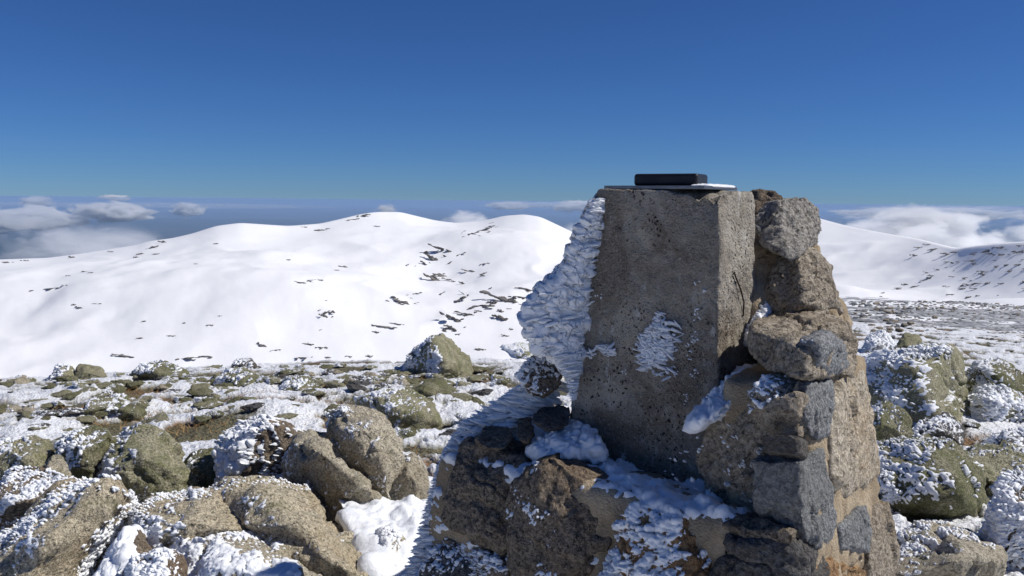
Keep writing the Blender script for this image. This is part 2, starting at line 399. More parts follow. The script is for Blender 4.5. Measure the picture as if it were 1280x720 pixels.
# ------------------------------------------------------------------ boulders
LAST = {}
def back_points(poly, d, thick, top_in=.25):
    """outline polygon at its own distance + a body behind it"""
    poly = np.asarray(poly, float); y0, y1 = poly[:, 1].min(), poly[:, 1].max(); cx = poly[:, 0].mean()
    pts = []
    for px, py in poly:
        k = (y1 - py) / (y1 - y0 + 1e-6)
        dd = d + thick * top_in * k
        pts.append(P(px, py, dd))
        q = P(cx + (px - cx) * .86, py + (y1 - y0) * .10, dd + thick)
        pts.append(q)
    return pts
def boulder(name, poly, mat, label, cat='boulder', d=None, by=None, ridge=(), thick=.8, top_in=1.0, res=6, k=60, amp=.040, fine=.022, seed=0,
            feather=0, rime=None, group=None, sink=.12, rres=7, front=.10, freq=1.6):
    cx0 = sum(q[0] for q in poly) / len(poly); cy0 = sum(q[1] for q in poly) / len(poly)
    poly = [(cx0 + (q[0] - cx0) * 1.05, cy0 + (q[1] - cy0) * 1.06) for q in poly]
    ys = [q[1] for q in poly]; xs = [q[0] for q in poly]
    if d is None:
        hp, d = hit(sum(xs) / len(xs), by if by else max(ys))
    wpx = max(xs) - min(xs); T = thick * wpx / FPX * d
    pts = back_points(poly, d, T, top_in)
    cxm = sum(xs) / len(xs); cym = sum(ys) / len(ys)
    if not ridge: ridge = [(cxm - wpx * .12, cym, -front), (cxm + wpx * .15, cym + 6, -front * .8)]
    for rx, ry, rd in ridge: pts.append(P(rx, ry, d + rd * T))
    low = [q for q in pts]
    for q in list(pts):
        if q[2] < np.mean([u[2] for u in pts]): low.append(q + np.array([0, 0, -sink - .1 * T]))
    V, F = rock_mesh(low, res, k, amp, freq, fine, seed)
    base = np.array([V[:, 0].mean(), V[:, 1].mean(), V[:, 2].min()]); LAST.update(V=V, F=F, base=base)
    if rime:
        t = thing(name, base, label, cat, group)
        obj('rock', mesh_np('rock', V - base, F, M[mat]), t)
        rime = dict(rime); rime.setdefault('sub', 2 if d < 4.3 or res == 5 else 1); rime['cell'] = rime.get('cell', .03) * (.46 if d < 4.3 else .6); rime['cover'] = rime.get('cover', 0) - (.10 if d < 4.3 else .04); rime['sheet'] = rime.get('sheet', .012) * .6
        rs_ = rime_shell(V, F, seed, **rime)
        if rs_ is not None:
            o = obj('rime', mesh_np('rime', rs_[0] - base, rs_[1], M['rime']), t); o['kind'] = 'stuff'
        if feather:
            fv = boulder_feathers(V, F, feather, seed, (.015, .075) if d < 5 else (.03, .12))
            if fv is not None: o = obj('rime_feathers', mesh_np('rime_feathers', fv[0] - base, fv[1], M['feather']), t); o['kind'] = 'stuff'
        return t
    o = obj(name, mesh_np(name, V - base, F, M[mat]), loc=base); tag(o, label, cat, group); return o

def feathers(items, seed, mat=None, rings=6, sides=5):
    Vs, Fs, n0 = [], [], 0; rgf = np.random.default_rng(seed)
    for (p0, dr, L, wd, th) in items:
        dr = dr / np.linalg.norm(dr); up = np.cross(dr, [0, 1, .1]); up /= np.linalg.norm(up) + 1e-9; sd_ = np.cross(dr, up)
        bend = rgf.normal() * .12
        ts = np.linspace(0, 1, rings); prof = np.array([.55, .85, 1.0, .95, .72, .0]); ph = rgf.uniform(0, 6.28)
        V = []
        for t, pr in zip(ts, prof):
            cpt = p0 + dr * (t * L) + up * (bend * t * t * L)
            pr = pr * (1 + .22 * rgf.normal())if pr > 0 else .12
            for j in range(sides):
                a_ = 6.2832 * j / sides + ph; V.append(cpt + up * (math.cos(a_) * th * pr) + sd_ * (math.sin(a_) * wd * pr))
        V.append(p0 + dr * L * 1.04); V = np.array(V)
        Fq = []
        for i in range(rings - 1):
            for j in range(sides):
                a_, b_ = i * sides + j, i * sides + (j + 1) % sides; c_, d_ = a_ + sides, b_ + sides
                Fq += [(a_, b_, d_), (a_, d_, c_)]
        for j in range(sides): Fq.append(((rings - 1) * sides + j, (rings - 1) * sides + (j + 1) % sides, rings * sides))
        Vs.append(V); Fs.append(np.array(Fq) + n0); n0 += len(V)
    return np.concatenate(Vs), np.concatenate(Fs)
def boulder_feathers(V, F, n, seed, L0=(.015, .07)):
    N = vnormals(V, F); rgf = np.random.default_rng(seed); vd = V - EYE; vd /= np.linalg.norm(vd, axis=1)[:, None]
    wgt = np.clip(N @ WIND - .15 + .5 * fbm(V * 6, 2, seed), 0, 1) * ((N * vd).sum(1) < .3)
    if wgt.sum() <= 0: return None
    items = []
    for i in rgf.choice(len(V), n, p=wgt / wgt.sum()):
        L = math.exp(rgf.uniform(math.log(L0[0]), math.log(L0[1]))); dr = WIND * 1.0 + N[i] * .35 + rgf.normal(size=3) * .12; dr /= np.linalg.norm(dr)
        items.append((V[i] - dr * L * .35, dr, L, L * rgf.uniform(.14, .3), L * rgf.uniform(.08, .17)))
    return feathers(items, seed)
B = [
 # foreground, left
 ([(0,690),(45,655),(100,605),(150,600),(168,614),(160,642),(128,672),(112,702),(90,735),(-40,780),(-60,720)], 'tan', 'long tan granite slab edged by a rope of white rime along its upper side', dict(d=3.05, thick=.7, rime=dict(cover=-.16, cell=.032, sheet=.012, a=1.0, b=.05), ridge=[(95,640,-.05),(60,715,-.22)])),
 ([(2,606),(20,588),(60,590),(92,602),(80,622),(40,645),(0,645),(-20,625)], 'brown', 'brown rock with a rimed lip behind the long tan slab', dict(d=3.7, rime=dict(cover=-.1, cell=.03))),
 ([(50,592),(64,565),(75,567),(92,594),(75,600),(55,600)], 'tan2', 'small pointed grey rock wedged between two olive boulders', dict(d=4.1, rime=None)),
 ([(74,562),(85,540),(110,530),(140,535),(147,556),(122,588),(85,592)], 'olive2', 'olive topped boulder with a dark shaded face beside the pointed rock', dict(d=4.5, rime=dict(cover=-.22))),
 ([(-20,565),(0,552),(30,545),(60,549),(66,575),(40,604),(-10,604)], 'olive', 'olive boulder speckled with fine frost next to the dark faced boulder', dict(d=4.5, rime=dict(cover=-.1, cell=.022, sheet=.003))),
 ([(112,588),(130,560),(160,540),(190,537),(212,549),(227,575),(243,606),(200,613),(115,600)], 'olive', 'broad smooth olive grey boulder with rime only along its left flank', dict(d=4.4, rime=dict(cover=-.27, a=1.1, b=.1), ridge=[(170,572,-.25),(205,595,-.3)])),
 ([(227,582),(245,566),(280,562),(285,597),(240,603)], 'olive2', 'low mossy boulder between the broad olive boulder and the rimed block', dict(d=4.7, rime=dict(cover=-.25))),
 ([(276,548),(300,526),(350,520),(388,540),(384,600),(284,603)], 'brown', 'square boulder plastered with thick columns of feathery rime', dict(d=4.45, thick=.7, k=50, top_in=.3, feather=900, rime=dict(cover=.12, cell=.05, sheet=.02, b=.3, a=.9, lump=1.3))),
 ([(398,530),(415,517),(440,509),(480,523),(502,550),(500,597),(488,632),(455,610),(420,565)], 'tan2', 'large rounded granite boulder leaning on a lower lobe beside the cairn', dict(d=4.12, ridge=[(455,545,-.08),(475,590,-.12)], rime=dict(cover=-.30, b=.35))),
 ([(488,611),(500,575),(515,566),(531,575),(534,602),(520,624)], 'tan2', 'small upright granite block beside the largest rounded boulder', dict(d=4.15, rime=dict(cover=-.3))),
 ([(258,613),(290,600),(350,597),(388,611),(432,660),(478,702),(485,745),(300,760),(272,660)], 'tan', 'long sloping tan boulder with bare right flank and frosted hollow', dict(d=3.15, thick=.75, ridge=[(350,635,-.12),(430,700,-.2)], rime=dict(cover=-.27, a=1.0, b=.15))),
 ([(163,642),(200,617),(260,614),(300,638),(312,662),(262,676),(222,694),(188,690)], 'tan', 'flat topped tan boulder between the long slab and the sloping boulder', dict(d=3.12, ridge=[(220,640,.0),(250,660,-.2)], rime=dict(cover=-.24, a=1.05, b=.1))),
 ([(212,694),(240,664),(290,660),(340,688),(395,708),(430,745),(420,770),(200,775)], 'tan2', 'boulder thickly crusted with popcorn rime in front of the sloping boulder', dict(d=2.85, thick=.6, rime=dict(cover=.34, cell=.026, sheet=.010, b=.45, a=.6))),
 ([(118,760),(134,692),(150,666),(172,660),(192,690),(190,760)], 'brown', 'narrow dark boulder with white rime along its left edge', dict(d=2.95, rime=dict(cover=-.12, a=1.1, b=.1))),
 ([(467,682),(480,659),(512,667),(517,702),(490,715)], 'tan2', 'small rock wholly coated in fine white rime beside the cairn', dict(d=3.35, rime=dict(cover=.5, cell=.02, sheet=.012))),
 ([(150,735),(165,694),(190,684),(225,700),(240,750),(150,770)], 'brown', 'low rock under a thick white crust next to the narrow dark boulder', dict(d=2.75, rime=dict(cover=.2, cell=.026))),
 # slope, left
 ([(505,463),(510,446),(540,421),(563,424),(589,455),(584,470),(520,472)], 'olive', 'tent shaped olive rock standing alone with one frosted face', dict(by=470, ridge=[(541,421,-.02),(560,468,-.45)], k=40, amp=.02, rime=dict(cover=-.18, cell=.05, sheet=.004, a=.9, b=.1), thick=.7)),
 ([(446,497),(465,488),(510,482),(540,505),(555,542),(500,538),(478,522)], 'olive', 'flat olive slab lying on snow between the tent shaped rock and the rounded boulder', dict(by=536, thick=.6, front=.1, rime=dict(cover=-.25))),
 ([(513,490),(530,476),(555,475),(563,488),(540,498),(518,497)], 'olive2', 'low green topped rock behind the flat olive slab', dict(by=496, rime=None)),
 ([(60,477),(75,458),(92,460),(97,475)], 'olive', 'half frosted pale green rock on the brink of the slope', dict(by=476, rime=dict(cover=-.1, cell=.07))),
 ([(92,474),(100,456),(125,457),(135,470),(120,476)], 'olive', 'smooth pale green rock touching the half frosted rock on the brink', dict(by=475, rime=None)),
 ([(163,470),(180,456),(205,452),(236,464),(232,473),(190,475)], 'olive2', 'wide low mossy rock on the brink of the slope', dict(by=473, rime=dict(cover=-.22, cell=.06))),
 ([(268,482),(284,462),(305,458),(328,470),(333,482),(300,487)], 'olive2', 'pyramid shaped mossy rock rising from the stony slope', dict(by=484, rime=dict(cover=-.25, cell=.05))),
 ([(288,458),(300,448),(315,447),(321,459)], 'dark', 'small black rock behind the pyramid shaped mossy rock', dict(by=462, rime=dict(cover=-.1, cell=.06))),
 ([(343,490),(360,474),(385,473),(403,485),(380,491)], 'olive2', 'low mossy hump on the slope beyond the rimed block', dict(by=490, rime=dict(cover=-.2, cell=.05))),
 ([(103,522),(120,500),(150,495),(182,506),(180,524),(140,528)], 'olive2', 'dark mossy boulder above the broad olive boulder', dict(by=525, rime=dict(cover=-.2, cell=.04))),
 ([(640,446),(625,432),(655,428),(680,440),(675,450)], 'olive2', 'mossy rock half hidden beside the rime covered pillar', dict(by=448, rime=dict(cover=0, cell=.06))),
 # right of the cairn
 ([(1070,472),(1084,450),(1130,440),(1190,434),(1211,455),(1215,502),(1196,523),(1120,526),(1080,508)], 'olive', 'big green lichen boulder with snow along its top behind the cairn', dict(by=524, feather=260, k=34, amp=.025, ridge=[(1158,443,.0),(1186,522,-.5)], rime=dict(cover=-.17, cell=.035, sheet=.012, a=.6, b=.6))),
 ([(1078,442),(1085,420),(1105,413),(1122,430),(1115,444)], 'slate', 'grey rock capped with smooth rime behind the big lichen boulder', dict(by=444, feather=300, rime=dict(cover=.25, cell=.05))),
 ([(1120,436),(1130,417),(1146,420),(1157,434)], 'olive', 'small green rock beside the rime capped grey rock', dict(by=436, rime=None)),
 ([(1080,556),(1086,512),(1105,500),(1132,520),(1142,556)], 'olive2', 'green boulder pressed against the stone wall of the cairn', dict(by=560, rime=dict(cover=-.3))),
 ([(1133,556),(1150,525),(1180,517),(1204,530),(1202,558)], 'dark', 'dark stone with a white snow cap below the big lichen boulder', dict(by=558, rime=dict(cover=.0, b=.7, a=.4))),
 ([(1093,566),(1110,550),(1190,551),(1217,580),(1243,626),(1200,641),(1122,633),(1104,602)], 'olive2', 'boulder studded with rows of white rime knobs on its dark face', dict(by=642, k=34, amp=.02, ridge=[(1188,556,-.1),(1215,630,-.45),(1112,622,-.3)], rime=dict(cover=.02, cell=.034, sheet=.0, a=.8, b=.1, nz=.3, lump=1.2))),
 ([(1188,566),(1230,549),(1285,562),(1320,585),(1320,632),(1235,632)], 'olive', 'long olive boulder leaning behind the knob studded boulder', dict(by=628, rime=dict(cover=-.35))),
 ([(1207,470),(1222,455),(1250,449),(1280,468),(1290,495),(1215,495)], 'olive2', 'mossy slab above the rime plastered stone', dict(by=500, rime=dict(cover=-.15))),
 ([(1213,512),(1220,488),(1250,482),(1280,495),(1300,528),(1216,530)], 'olive', 'stone plastered with smooth rime on its windward face beside the lichen boulder', dict(by=530, feather=400, rime=dict(cover=.25, cell=.045, sheet=.02))),
 ([(1228,566),(1240,540),(1275,533),(1310,545),(1310,580),(1250,582)], 'dark', 'black boulder dusted with frost above the long olive boulder', dict(by=580, rime=dict(cover=-.05, cell=.025, sheet=.002))),
 ([(1238,660),(1250,602),(1275,592),(1320,605),(1330,690),(1260,690)], 'brown', 'boulder wrapped in layered white rime beside the knob studded boulder', dict(d=3.9, feather=700, rime=dict(cover=.35, cell=.04, sheet=.02, a=.9, b=.3))),
 ([(1100,672),(1150,652),(1200,656),(1250,681),(1257,702),(1200,735),(1110,740)], 'tan2', 'low brown grey boulder at the foot of the cairn wall', dict(d=3.55, rime=dict(cover=-.2, b=.6))),
 ([(357,564),(370,543),(392,535),(420,545),(445,575),(470,610),(490,634),(440,626),(400,613),(362,594)], 'tan2', 'lower granite lobe between the rimed block and the large rounded boulder', dict(d=3.98, ridge=[(400,565,-.15),(440,605,-.1)], rime=dict(cover=-.30, b=.3))),
]
ROPES = {0: [([(0,676),(30,657),(60,634),(95,608),(120,600),(150,602)], 13), ([(166,616),(158,645),(130,672),(114,700),(98,735)], 15)],
         1: [([(5,602),(25,590),(60,592),(90,602)], 10)], 3: [([(76,562),(86,542),(106,532)], 9)], 5: [([(113,590),(126,566),(152,544)], 7)],
         8: [([(395,526),(412,518),(436,511)], 9)], 10: [([(262,613),(300,602),(350,599),(386,610)], 7)], 11: [([(166,642),(200,620),(240,616),(262,616)], 9), ([(170,650),(186,676),(205,690)], 12)],
         27: [([(1076,462),(1100,448),(1140,440),(1185,437)], 12)], 32: [([(1096,562),(1112,552),(1150,551),(1188,552)], 8), ([(1098,570),(1108,600),(1120,628)], 12)]}
def rope(parent, path, wd, seed):
    """ridge of rime knobs following an edge of a boulder"""
    V, F, base = LAST['V'], LAST['F'], LAST['base']; N = vnormals(V, F); v = V - EYE; dep = v @ _F
    vis = ((N * v).sum(1) < .12 * dep) & (dep > .1); Vv, Nv = V[vis], N[vis]; v = v[vis]; dep = dep[vis]
    qx = 640 + FPX * (v @ _R) / dep; qy = 360 - FPX * (v @ _U) / dep
    rgf = np.random.default_rng(seed); seg = np.array(path, float); ln = np.hypot(*np.diff(seg, axis=0).T); cum = np.append(0, np.cumsum(ln)); items = []
    for k in range(int(cum[-1] * wd / 2.6)):
        t = rgf.uniform(0, cum[-1]); x = np.interp(t, cum, seg[:, 0]) + rgf.normal() * wd * .33; y = np.interp(t, cum, seg[:, 1]) + rgf.normal() * wd * .33
        i = int(np.argmin((qx - x) ** 2 + (qy - y) ** 2 + 40 * (dep - dep.min())))
        L = rgf.uniform(.35, 1.5) * wd / 2.4 / FPX * dep[i]; dr = WIND + Nv[i] * .7 + rgf.normal(size=3) * .25; dr /= np.linalg.norm(dr)
        jt = rgf.normal(size=3) * .5 * wd / 5 / FPX * dep[i]; jt -= Nv[i] * (jt @ Nv[i])
        items.append((Vv[i] + jt - dr * L * .5, dr, L, L * rgf.uniform(.2, .4), L * rgf.uniform(.18, .36)))
    fv, ff = feathers(items, seed)
    if parent.type == 'MESH': return
    o = obj('rime', mesh_np('rime', fv - base, ff, M['rime']), parent); o['kind'] = 'stuff'
for i, (poly, mat, label, kw) in enumerate(B):
    kw = dict(kw); kw.setdefault('seed', 100 + i * 13)
    wq = max(q[0] for q in poly) - min(q[0] for q in poly)
    if wq < 62: kw.setdefault('res', 5)
    bo = boulder('boulder', poly, mat, label, 'boulder', group='boulders round the cairn', **kw)
    for path, wd in ROPES.get(i, ()): rope(bo, path, wd, 700 + i)

# snow drifts packed between the foreground boulders
def drift(pts, label, seed, cell=.03, res=6):
    V, F = rock_mesh(pts, res, 7, .07, 1.8, .012, seed, cuts=0, fract=0)
    N = vnormals(V, F); F1, r1, r2 = worley(V / cell, seed)
    G1, g1, _ = worley(V / (cell * 3.1), seed + 4)
    V = V + N * (cell * .5 * r1 * np.clip(1 - F1, 0, 1) + cell * .4 * g1 * np.clip(1 - G1, 0, 1) + .04 * fbm(V * 7, 4, seed + 2))[:, None]
    base = V.mean(0); base[2] = V[:, 2].min()
    o = obj('snow_drift', mesh_np('snow_drift', V - base, F, M['rime']), loc=base)
    return tag(o, label, 'snow drift', 'snow drifts between the boulders')
def px_blob(poly, d, th, dd=.2):
    q = []
    for a_, b_, *c_ in poly:
        k = c_[0] if c_ else d
        q += [P(a_, b_, k), P(a_, b_, k) + np.array([0, dd, -th])]
    return q
drift(px_blob([(405,606,4.05),(470,628,4.1),(560,622,4.1),(580,680,3.5),(520,720,3.2),(465,735,3.05),(425,660,3.5)], 3.7, .45, .35), 'smooth snow drift between the rounded boulder and the cairn', 5, .02)
drift(px_blob([(105,735,2.85),(118,700,2.95),(150,665,3.0),(165,645,3.1),(140,680,3.0),(150,735,2.8)], 3, .25), 'steep ribbon of snow between the long slab and the narrow boulder', 6, .012)

# ------------------------------------------------------------------ scattered stones (copies of a few shapes)
def rand_hull(seed, flat=.55, n=14):
    rg = np.random.default_rng(seed); q = rg.normal(size=(n, 3)); q /= np.linalg.norm(q, axis=1)[:, None]
    q *= rg.uniform(.75, 1, (n, 1)); q[:, 0] *= rg.uniform(.8, 1.2); q[:, 2] *= flat; return q * .5
LIB = []
for i in range(8):
    m_k = ['olive', 'olive2', 'olive2', 'tan2', 'olive', 'dark', 'olive2', 'olive'][i]
    V, F = rock_mesh(rand_hull(300 + i, .16 + .06 * (i % 4)), 6, 26, .05, 1.5, .014, 300 + i); V = V + np.array([0, 4, 0])
    rm = rime_shell(V * 1, F, 330 + i, cover=-.06, cell=.045, sheet=.008, a=.7, b=.2, nz=.75, nfreq=3, lump=.8)
    off4 = np.array([0, 4, 0]); LIB.append((mesh_np('rock', V - off4, F, M[m_k]), mesh_np('rime', rm[0] - off4, rm[1], M['rime']) if rm else None))
rg = np.random.default_rng(11)
def scatter(n, xr, yr, wr, label, group, name='stone', lib=LIB, avoid=(), ypow=1.0, snow=.45):
    k = 0
    for _ in range(n * 6):
        if k >= n: break
        px, py = rg.uniform(*xr), yr[0] + (yr[1] - yr[0]) * rg.uniform() ** ypow
        if any(a <= px <= c_ and b_ <= py <= d_ for a, b_, c_, d_ in avoid): continue
        h_ = hit(px, py, 3.2, 60)
        if h_ is None: continue
        pt, d = h_; wpx = rg.uniform(*wr) * (.45 + .55 * (py - yr[0]) / (yr[1] - yr[0]))
        s = wpx / FPX * d; i = rg.integers(len(lib)); rk, rm = lib[i]
        rot = (rg.normal() * .12, rg.normal() * .12, rg.uniform(0, 6.28)) if rm is None else (rg.normal() * .1, rg.normal() * .1, rg.normal() * .5)
        loc = (pt[0], pt[1], pt[2] + s * .06); look = ['flat olive', 'mossy green', 'mossy green', 'tan grey', 'flat olive', 'blackish', 'mossy green', 'flat olive'][i]; bare_l = 'bare ' + look + ' ' + label; rime_l = 'rime capped ' + look + ' ' + label
        if rm is not None and rg.uniform() < snow:
            t = thing(name, loc, rime_l, 'stone', group); t.scale = (s,) * 3; t.rotation_euler = rot
            obj('rock', rk, t); q = obj('rime', rm, t); q['kind'] = 'stuff'
        else:
            t = obj(name, rk, loc=loc); t.scale = (s,) * 3; t.rotation_euler = rot; tag(t, bare_l, 'stone', group)
        k += 1
scatter(175, (-30, 640), (462, 580), (22, 74), 'stone half buried in the snow crust of the near slope', 'mossy stones on the near slope', avoid=[(100, 530, 500, 720)])
scatter(110, (-30, 640), (456, 486), (22, 52), 'stone half buried in the snow crust of the near slope', 'mossy stones on the near slope')
scatter(40, (1070, 1310), (430, 560), (14, 44), 'stone lying low among the big boulders beyond the cairn', 'stones among the boulders beyond the cairn')

# grey rubble plain beyond the cairn
GL = []
for i in range(5):
    V, F = rock_mesh(rand_hull(400 + i, .55), 4, 26, .05, 1.5, .0, 400 + i)
    GL.append((mesh_np('rock', V, F, M['slate' if i % 2 else 'greytan']), None))
def scatter_rubble(n, xr, yr, sr, label, group):
    for _ in range(n):
        px, py = rg.uniform(*xr), rg.uniform(*yr); h_ = hit(px, py, 8, 300)
        if h_ is None: continue
        pt, d = h_; s = rg.uniform(*sr) / FPX * d
        gi = rg.integers(5); t = obj('rubble_stone', GL[gi][0], loc=(pt[0], pt[1], pt[2] + s * .1)); t.scale = (s * rg.uniform(.8, 1.4), s, s * rg.uniform(.6, 1)); t.rotation_euler = (0, 0, rg.uniform(0, 6.28))
        tag(t, ('blue grey ' if gi % 2 else 'brownish ') + label, 'stone', group)
scatter_rubble(90, (1064, 1150), (380, 432), (5, 15), 'angular stone of the rubble field beyond the cairn', 'grey stones of the rubble field')
scatter_rubble(120, (1075, 1300), (377, 400), (3, 9), 'angular stone of the rubble field beyond the cairn', 'grey stones of the rubble field')
# finer rubble as one mass
Vs, Fs, n0 = [], [], 0
D4, F4 = ico(2)
for _ in range(1900):
    px, py = rg.uniform(1060, 1330), 377 + 55 * rg.uniform() ** 1.7; h_ = None
    v = ray(px, py); h_ = hit(px, py, 14, 250) 
    if h_ is None: continue
    pt, d = h_; s = rg.uniform(.8, 3.5) / FPX * d
    q = D4 * (1 + .35 * (h01(np.arange(len(D4)), np.full(len(D4), _), np.zeros(len(D4), int), 3)[:, None] - .5)) * np.array([1.2, 1, .6]) * s * .6
    Vs.append(q + pt); Fs.append(F4 + n0); n0 += len(D4)
ru = obj('rubble', mesh_np('rubble', np.concatenate(Vs), np.concatenate(Fs), M['slate'], False)); tag(ru, 'fine grey rubble strewn over the snow beyond the cairn', 'rubble', kind='stuff')

# ------------------------------------------------------------------ dark outcrops on the far snow slopes
OL = []
b = NB('far_rock'); c = b.coord()
M['farrock'] = b.bsdf(b.mix(b.ramp(b.noise(c, 3, 5, .7), .4, .6), (.06, .054, .05), (.24, .215, .185)), .9, b.bump(b.noise(c, 5, 5, .7), .6, .2), .2)
for i in range(6):
    Vc, Fc, n0 = [], [], 0
    rgo = np.random.default_rng(500 + i)
    for j in range(9):
        V, F = rock_mesh(rand_hull(520 + i * 20 + j, .8, 10), 3, 30, .08, 1.5, .02, 500 + j)
        s = rgo.uniform(.38, .64) * (1 - .45 * abs(j - 4) / 5); u = (j - 4) / 9 * 1.1
        Vc.append(V * s + np.array([u + rgo.normal() * .04, rgo.normal() * .16, rgo.uniform(-.02, .1) * (1 if j % 2 else .4)])); Fc.append(F + n0); n0 += len(V)
    OL.append(mesh_np('rock_outcrop', np.concatenate(Vc), np.concatenate(Fc), M['farrock'], False))
def outcrop(px, py, wpx, hpx, ang, label, group):
    h_ = hit(px, py, 300, 2200)
    if h_ is None: return
    pt, d = h_; w_ = wpx / FPX * d; hz = hpx / FPX * d
    t = obj('rock_outcrop', OL[rg.integers(6)], loc=(pt[0], pt[1], pt[2] + hz * .05)); w_ *= 1.12; t.scale = (w_ * rg.uniform(.7, 1.3), w_ * rg.uniform(.5, 1.0), hz * rg.uniform(.9, 1.7))
    t.rotation_euler = (rg.normal() * .08, R(-ang) * .7, rg.uniform(-.35, .35) + (math.pi if rg.uniform() < .5 else 0)); tag(t, label, 'outcrop', group)
big = [(626,398,22,15,20),(628,375,36,16,25),(648,372,20,5,10),(570,402,30,16,40),(582,393,18,8,15),(600,384,34,5,10),(575,376,26,12,45),(566,412,20,6,30),
       (540,324,22,12,45),(556,314,26,8,30),(530,330,12,10,50),(545,350,30,8,35),(552,345,16,6,20),(500,376,26,6,25),(520,368,14,5,20),(410,392,14,8,15),(405,396,12,9,35),
       (606,288,18,6,30),(590,293,18,5,25),(612,284,10,4,20),(640,378,20,6,15),(657,362,20,4,12)]
for q in big + [(q[0] + rg.normal() * q[2] * .7, q[1] + rg.normal() * q[3] * .7, q[2] * rg.uniform(.15, .5), q[3] * rg.uniform(.25, .6), q[4]) for q in big for _ in range(3)]: outcrop(*q, 'jagged dark outcrop on the long white slope behind the pillar', 'dark outcrops on the long white slope')
small = [(175,318,8,5,10),(190,310,16,7,25),(205,303,12,5,15),(170,322,5,4,0),(195,318,8,4,0),(105,340,6,3,0),(115,341,8,3,5),(85,345,5,3,0),(60,361,24,3,8),(83,357,10,3,5),(99,385,8,4,15),(92,381,5,3,0),(118,380,5,3,0),(125,380,4,3,0),
         (30,326,8,4,0),(90,322,10,4,5),(140,315,8,3,8),(8,328,14,4,0),(155,445,22,6,12),(175,423,6,3,0),(180,402,5,3,0),(215,420,10,3,5),(230,404,5,3,0),(275,395,5,3,0),(262,407,8,3,5),
         (235,448,20,4,8),(260,446,18,3,6),(327,432,10,6,25),(345,438,14,4,5),(385,351,14,3,12),(375,353,10,3,10),(432,334,16,4,12),(420,338,10,3,5),(400,288,14,4,5),(455,270,18,4,15),(440,275,12,4,15),(470,283,8,3,0),(380,284,8,3,0),(410,286,6,3,0),
         (400,350,8,3,5),(480,408,22,3,10),(495,405,12,3,8),(470,415,10,3,8),(385,430,18,3,5),(402,435,12,5,0),(460,445,12,3,0),(380,447,18,4,3),(435,446,8,4,0),(410,447,8,3,0),(600,437,10,4,0),(570,418,14,3,10),(560,350,12,4,20),(590,340,18,4,15),(606,330,12,3,15),(604,345,8,3,10),(500,380,8,3,10),
         (360,325,5,3,0),(270,305,5,3,0),(245,330,4,2,0),(15,478,12,4,0),(640,450,10,4,0),(1150,310,12,5,5),(1170,312,16,6,10),(1145,320,10,6,10),(1185,318,14,5,10),(1160,306,8,4,0),(1195,316,10,6,0)]
for q in small: outcrop(*q, 'small dark rock breaking through the far snow slope', 'small dark rocks on the far snow')
for k in range(95):
    u = rg.uniform(); lane = rg.integers(4)
    if lane == 0: px, py = 1215 + 70 * u, 312 - 5 * u + rg.uniform(0, 10)
    elif lane == 1: px, py = 1100 + 120 * u, 372 - 55 * u + rg.normal() * 4
    elif lane == 2: px, py = 1200 + 90 * u, 362 - 50 * u + rg.normal() * 8
    else: px, py = 1180 + 110 * u, 330 + rg.uniform(0, 45)
    outcrop(px, py, rg.uniform(3, 11), rg.uniform(2, 5), rg.uniform(0, 25), 'dark rock scattered over the rocky white ridge beyond the rubble field', 'dark rocks on the rocky ridge')

# ------------------------------------------------------------------ the cairn with its survey pillar
NF, NR = azv(215), azv(125); UF, UR = azv(305), azv(35)          # face normals and directions along the faces
PC = P(900, 240, 2.30); PC2 = np.array([PC[0], PC[1], 0])
cairn = thing('survey_pillar', (PC[0] - .05, PC[1] + .2, tz(PC[0], PC[1])), 'rimed concrete survey pillar built into a cairn of mortared stones', 'survey pillar')
CB = np.array(cairn.location[:])
def part(name, V, F, mat, parent=cairn, kind=None, smooth=True):
    o = obj(name, mesh_np(name, np.asarray(V) - CB, F, mat, smooth), parent)
    if kind: o['kind'] = kind
    return o
# concrete
b = NB('weathered_concrete'); c = b.coord()
n1 = b.noise(c, 5, 6, .65, .3); n2 = b.noise(c, 38, 4, .7); n3 = b.noise(c, 150, 2, .6)
k = b.mix(b.ramp(n1, .38, .64), (.25, .222, .182), (.40, .365, .305))
k = b.mix(b.ramp(b.noise(c, 3.2, 5, .7, .8), .46, .62, 0, .75), k, (.135, .105, .075))
k = b.mix(b.ramp(n2, .5, .75, 0, .6), k, (.15, .115, .08))
k = b.mix(b.ramp(n3, .55, .72, 0, .7), k, (.42, .39, .34))
dn_ = b.n('ShaderNodeTexNoise'); b.l(c, dn_.inputs['Vector']); dn_.inputs['Scale'].default_value = 55; dn_.inputs['Detail'].default_value = 3
vm = b.n('ShaderNodeVectorMath', operation='SCALE'); b.l(dn_.outputs['Color'], vm.inputs[0]); vm.inputs['Scale'].default_value = .022
va = b.n('ShaderNodeVectorMath', operation='ADD'); b.l(c, va.inputs[0]); b.l(vm.outputs[0], va.inputs[1])
cs = va.outputs[0]
pit = b.math('MAXIMUM', b.math('MULTIPLY', b.ramp(b.vor(cs, 70), .14, .30, 1, 0), b.ramp(b.noise(c, 5, 3, .6), .47, .60)), b.math('MULTIPLY', b.ramp(b.vor(cs, 150), .12, .26, 1, 0), b.ramp(b.noise(c, 9, 3, .6), .40, .62, .1, .8)))
k = b.mix(pit, k, (.035, .028, .022))
pale = b.math('MULTIPLY', b.ramp(b.noise(b.coord((26, 26, 9)), 1, 4, .7), .58, .68), b.ramp(b.noise(c, 3, 3), .42, .55))
k = b.mix(b.math('MULTIPLY', pale, .75), k, (.55, .54, .50))
hh = b.math('SUBTRACT', b.math('ADD', b.math('MULTIPLY', n2, .9), b.math('MULTIPLY', n3, .4)), b.math('MULTIPLY', pit, .9))
M['concrete'] = b.bsdf(k, .9, b.bump(hh, 1.0, .016), .2)
b = NB('mortar'); c = b.coord()
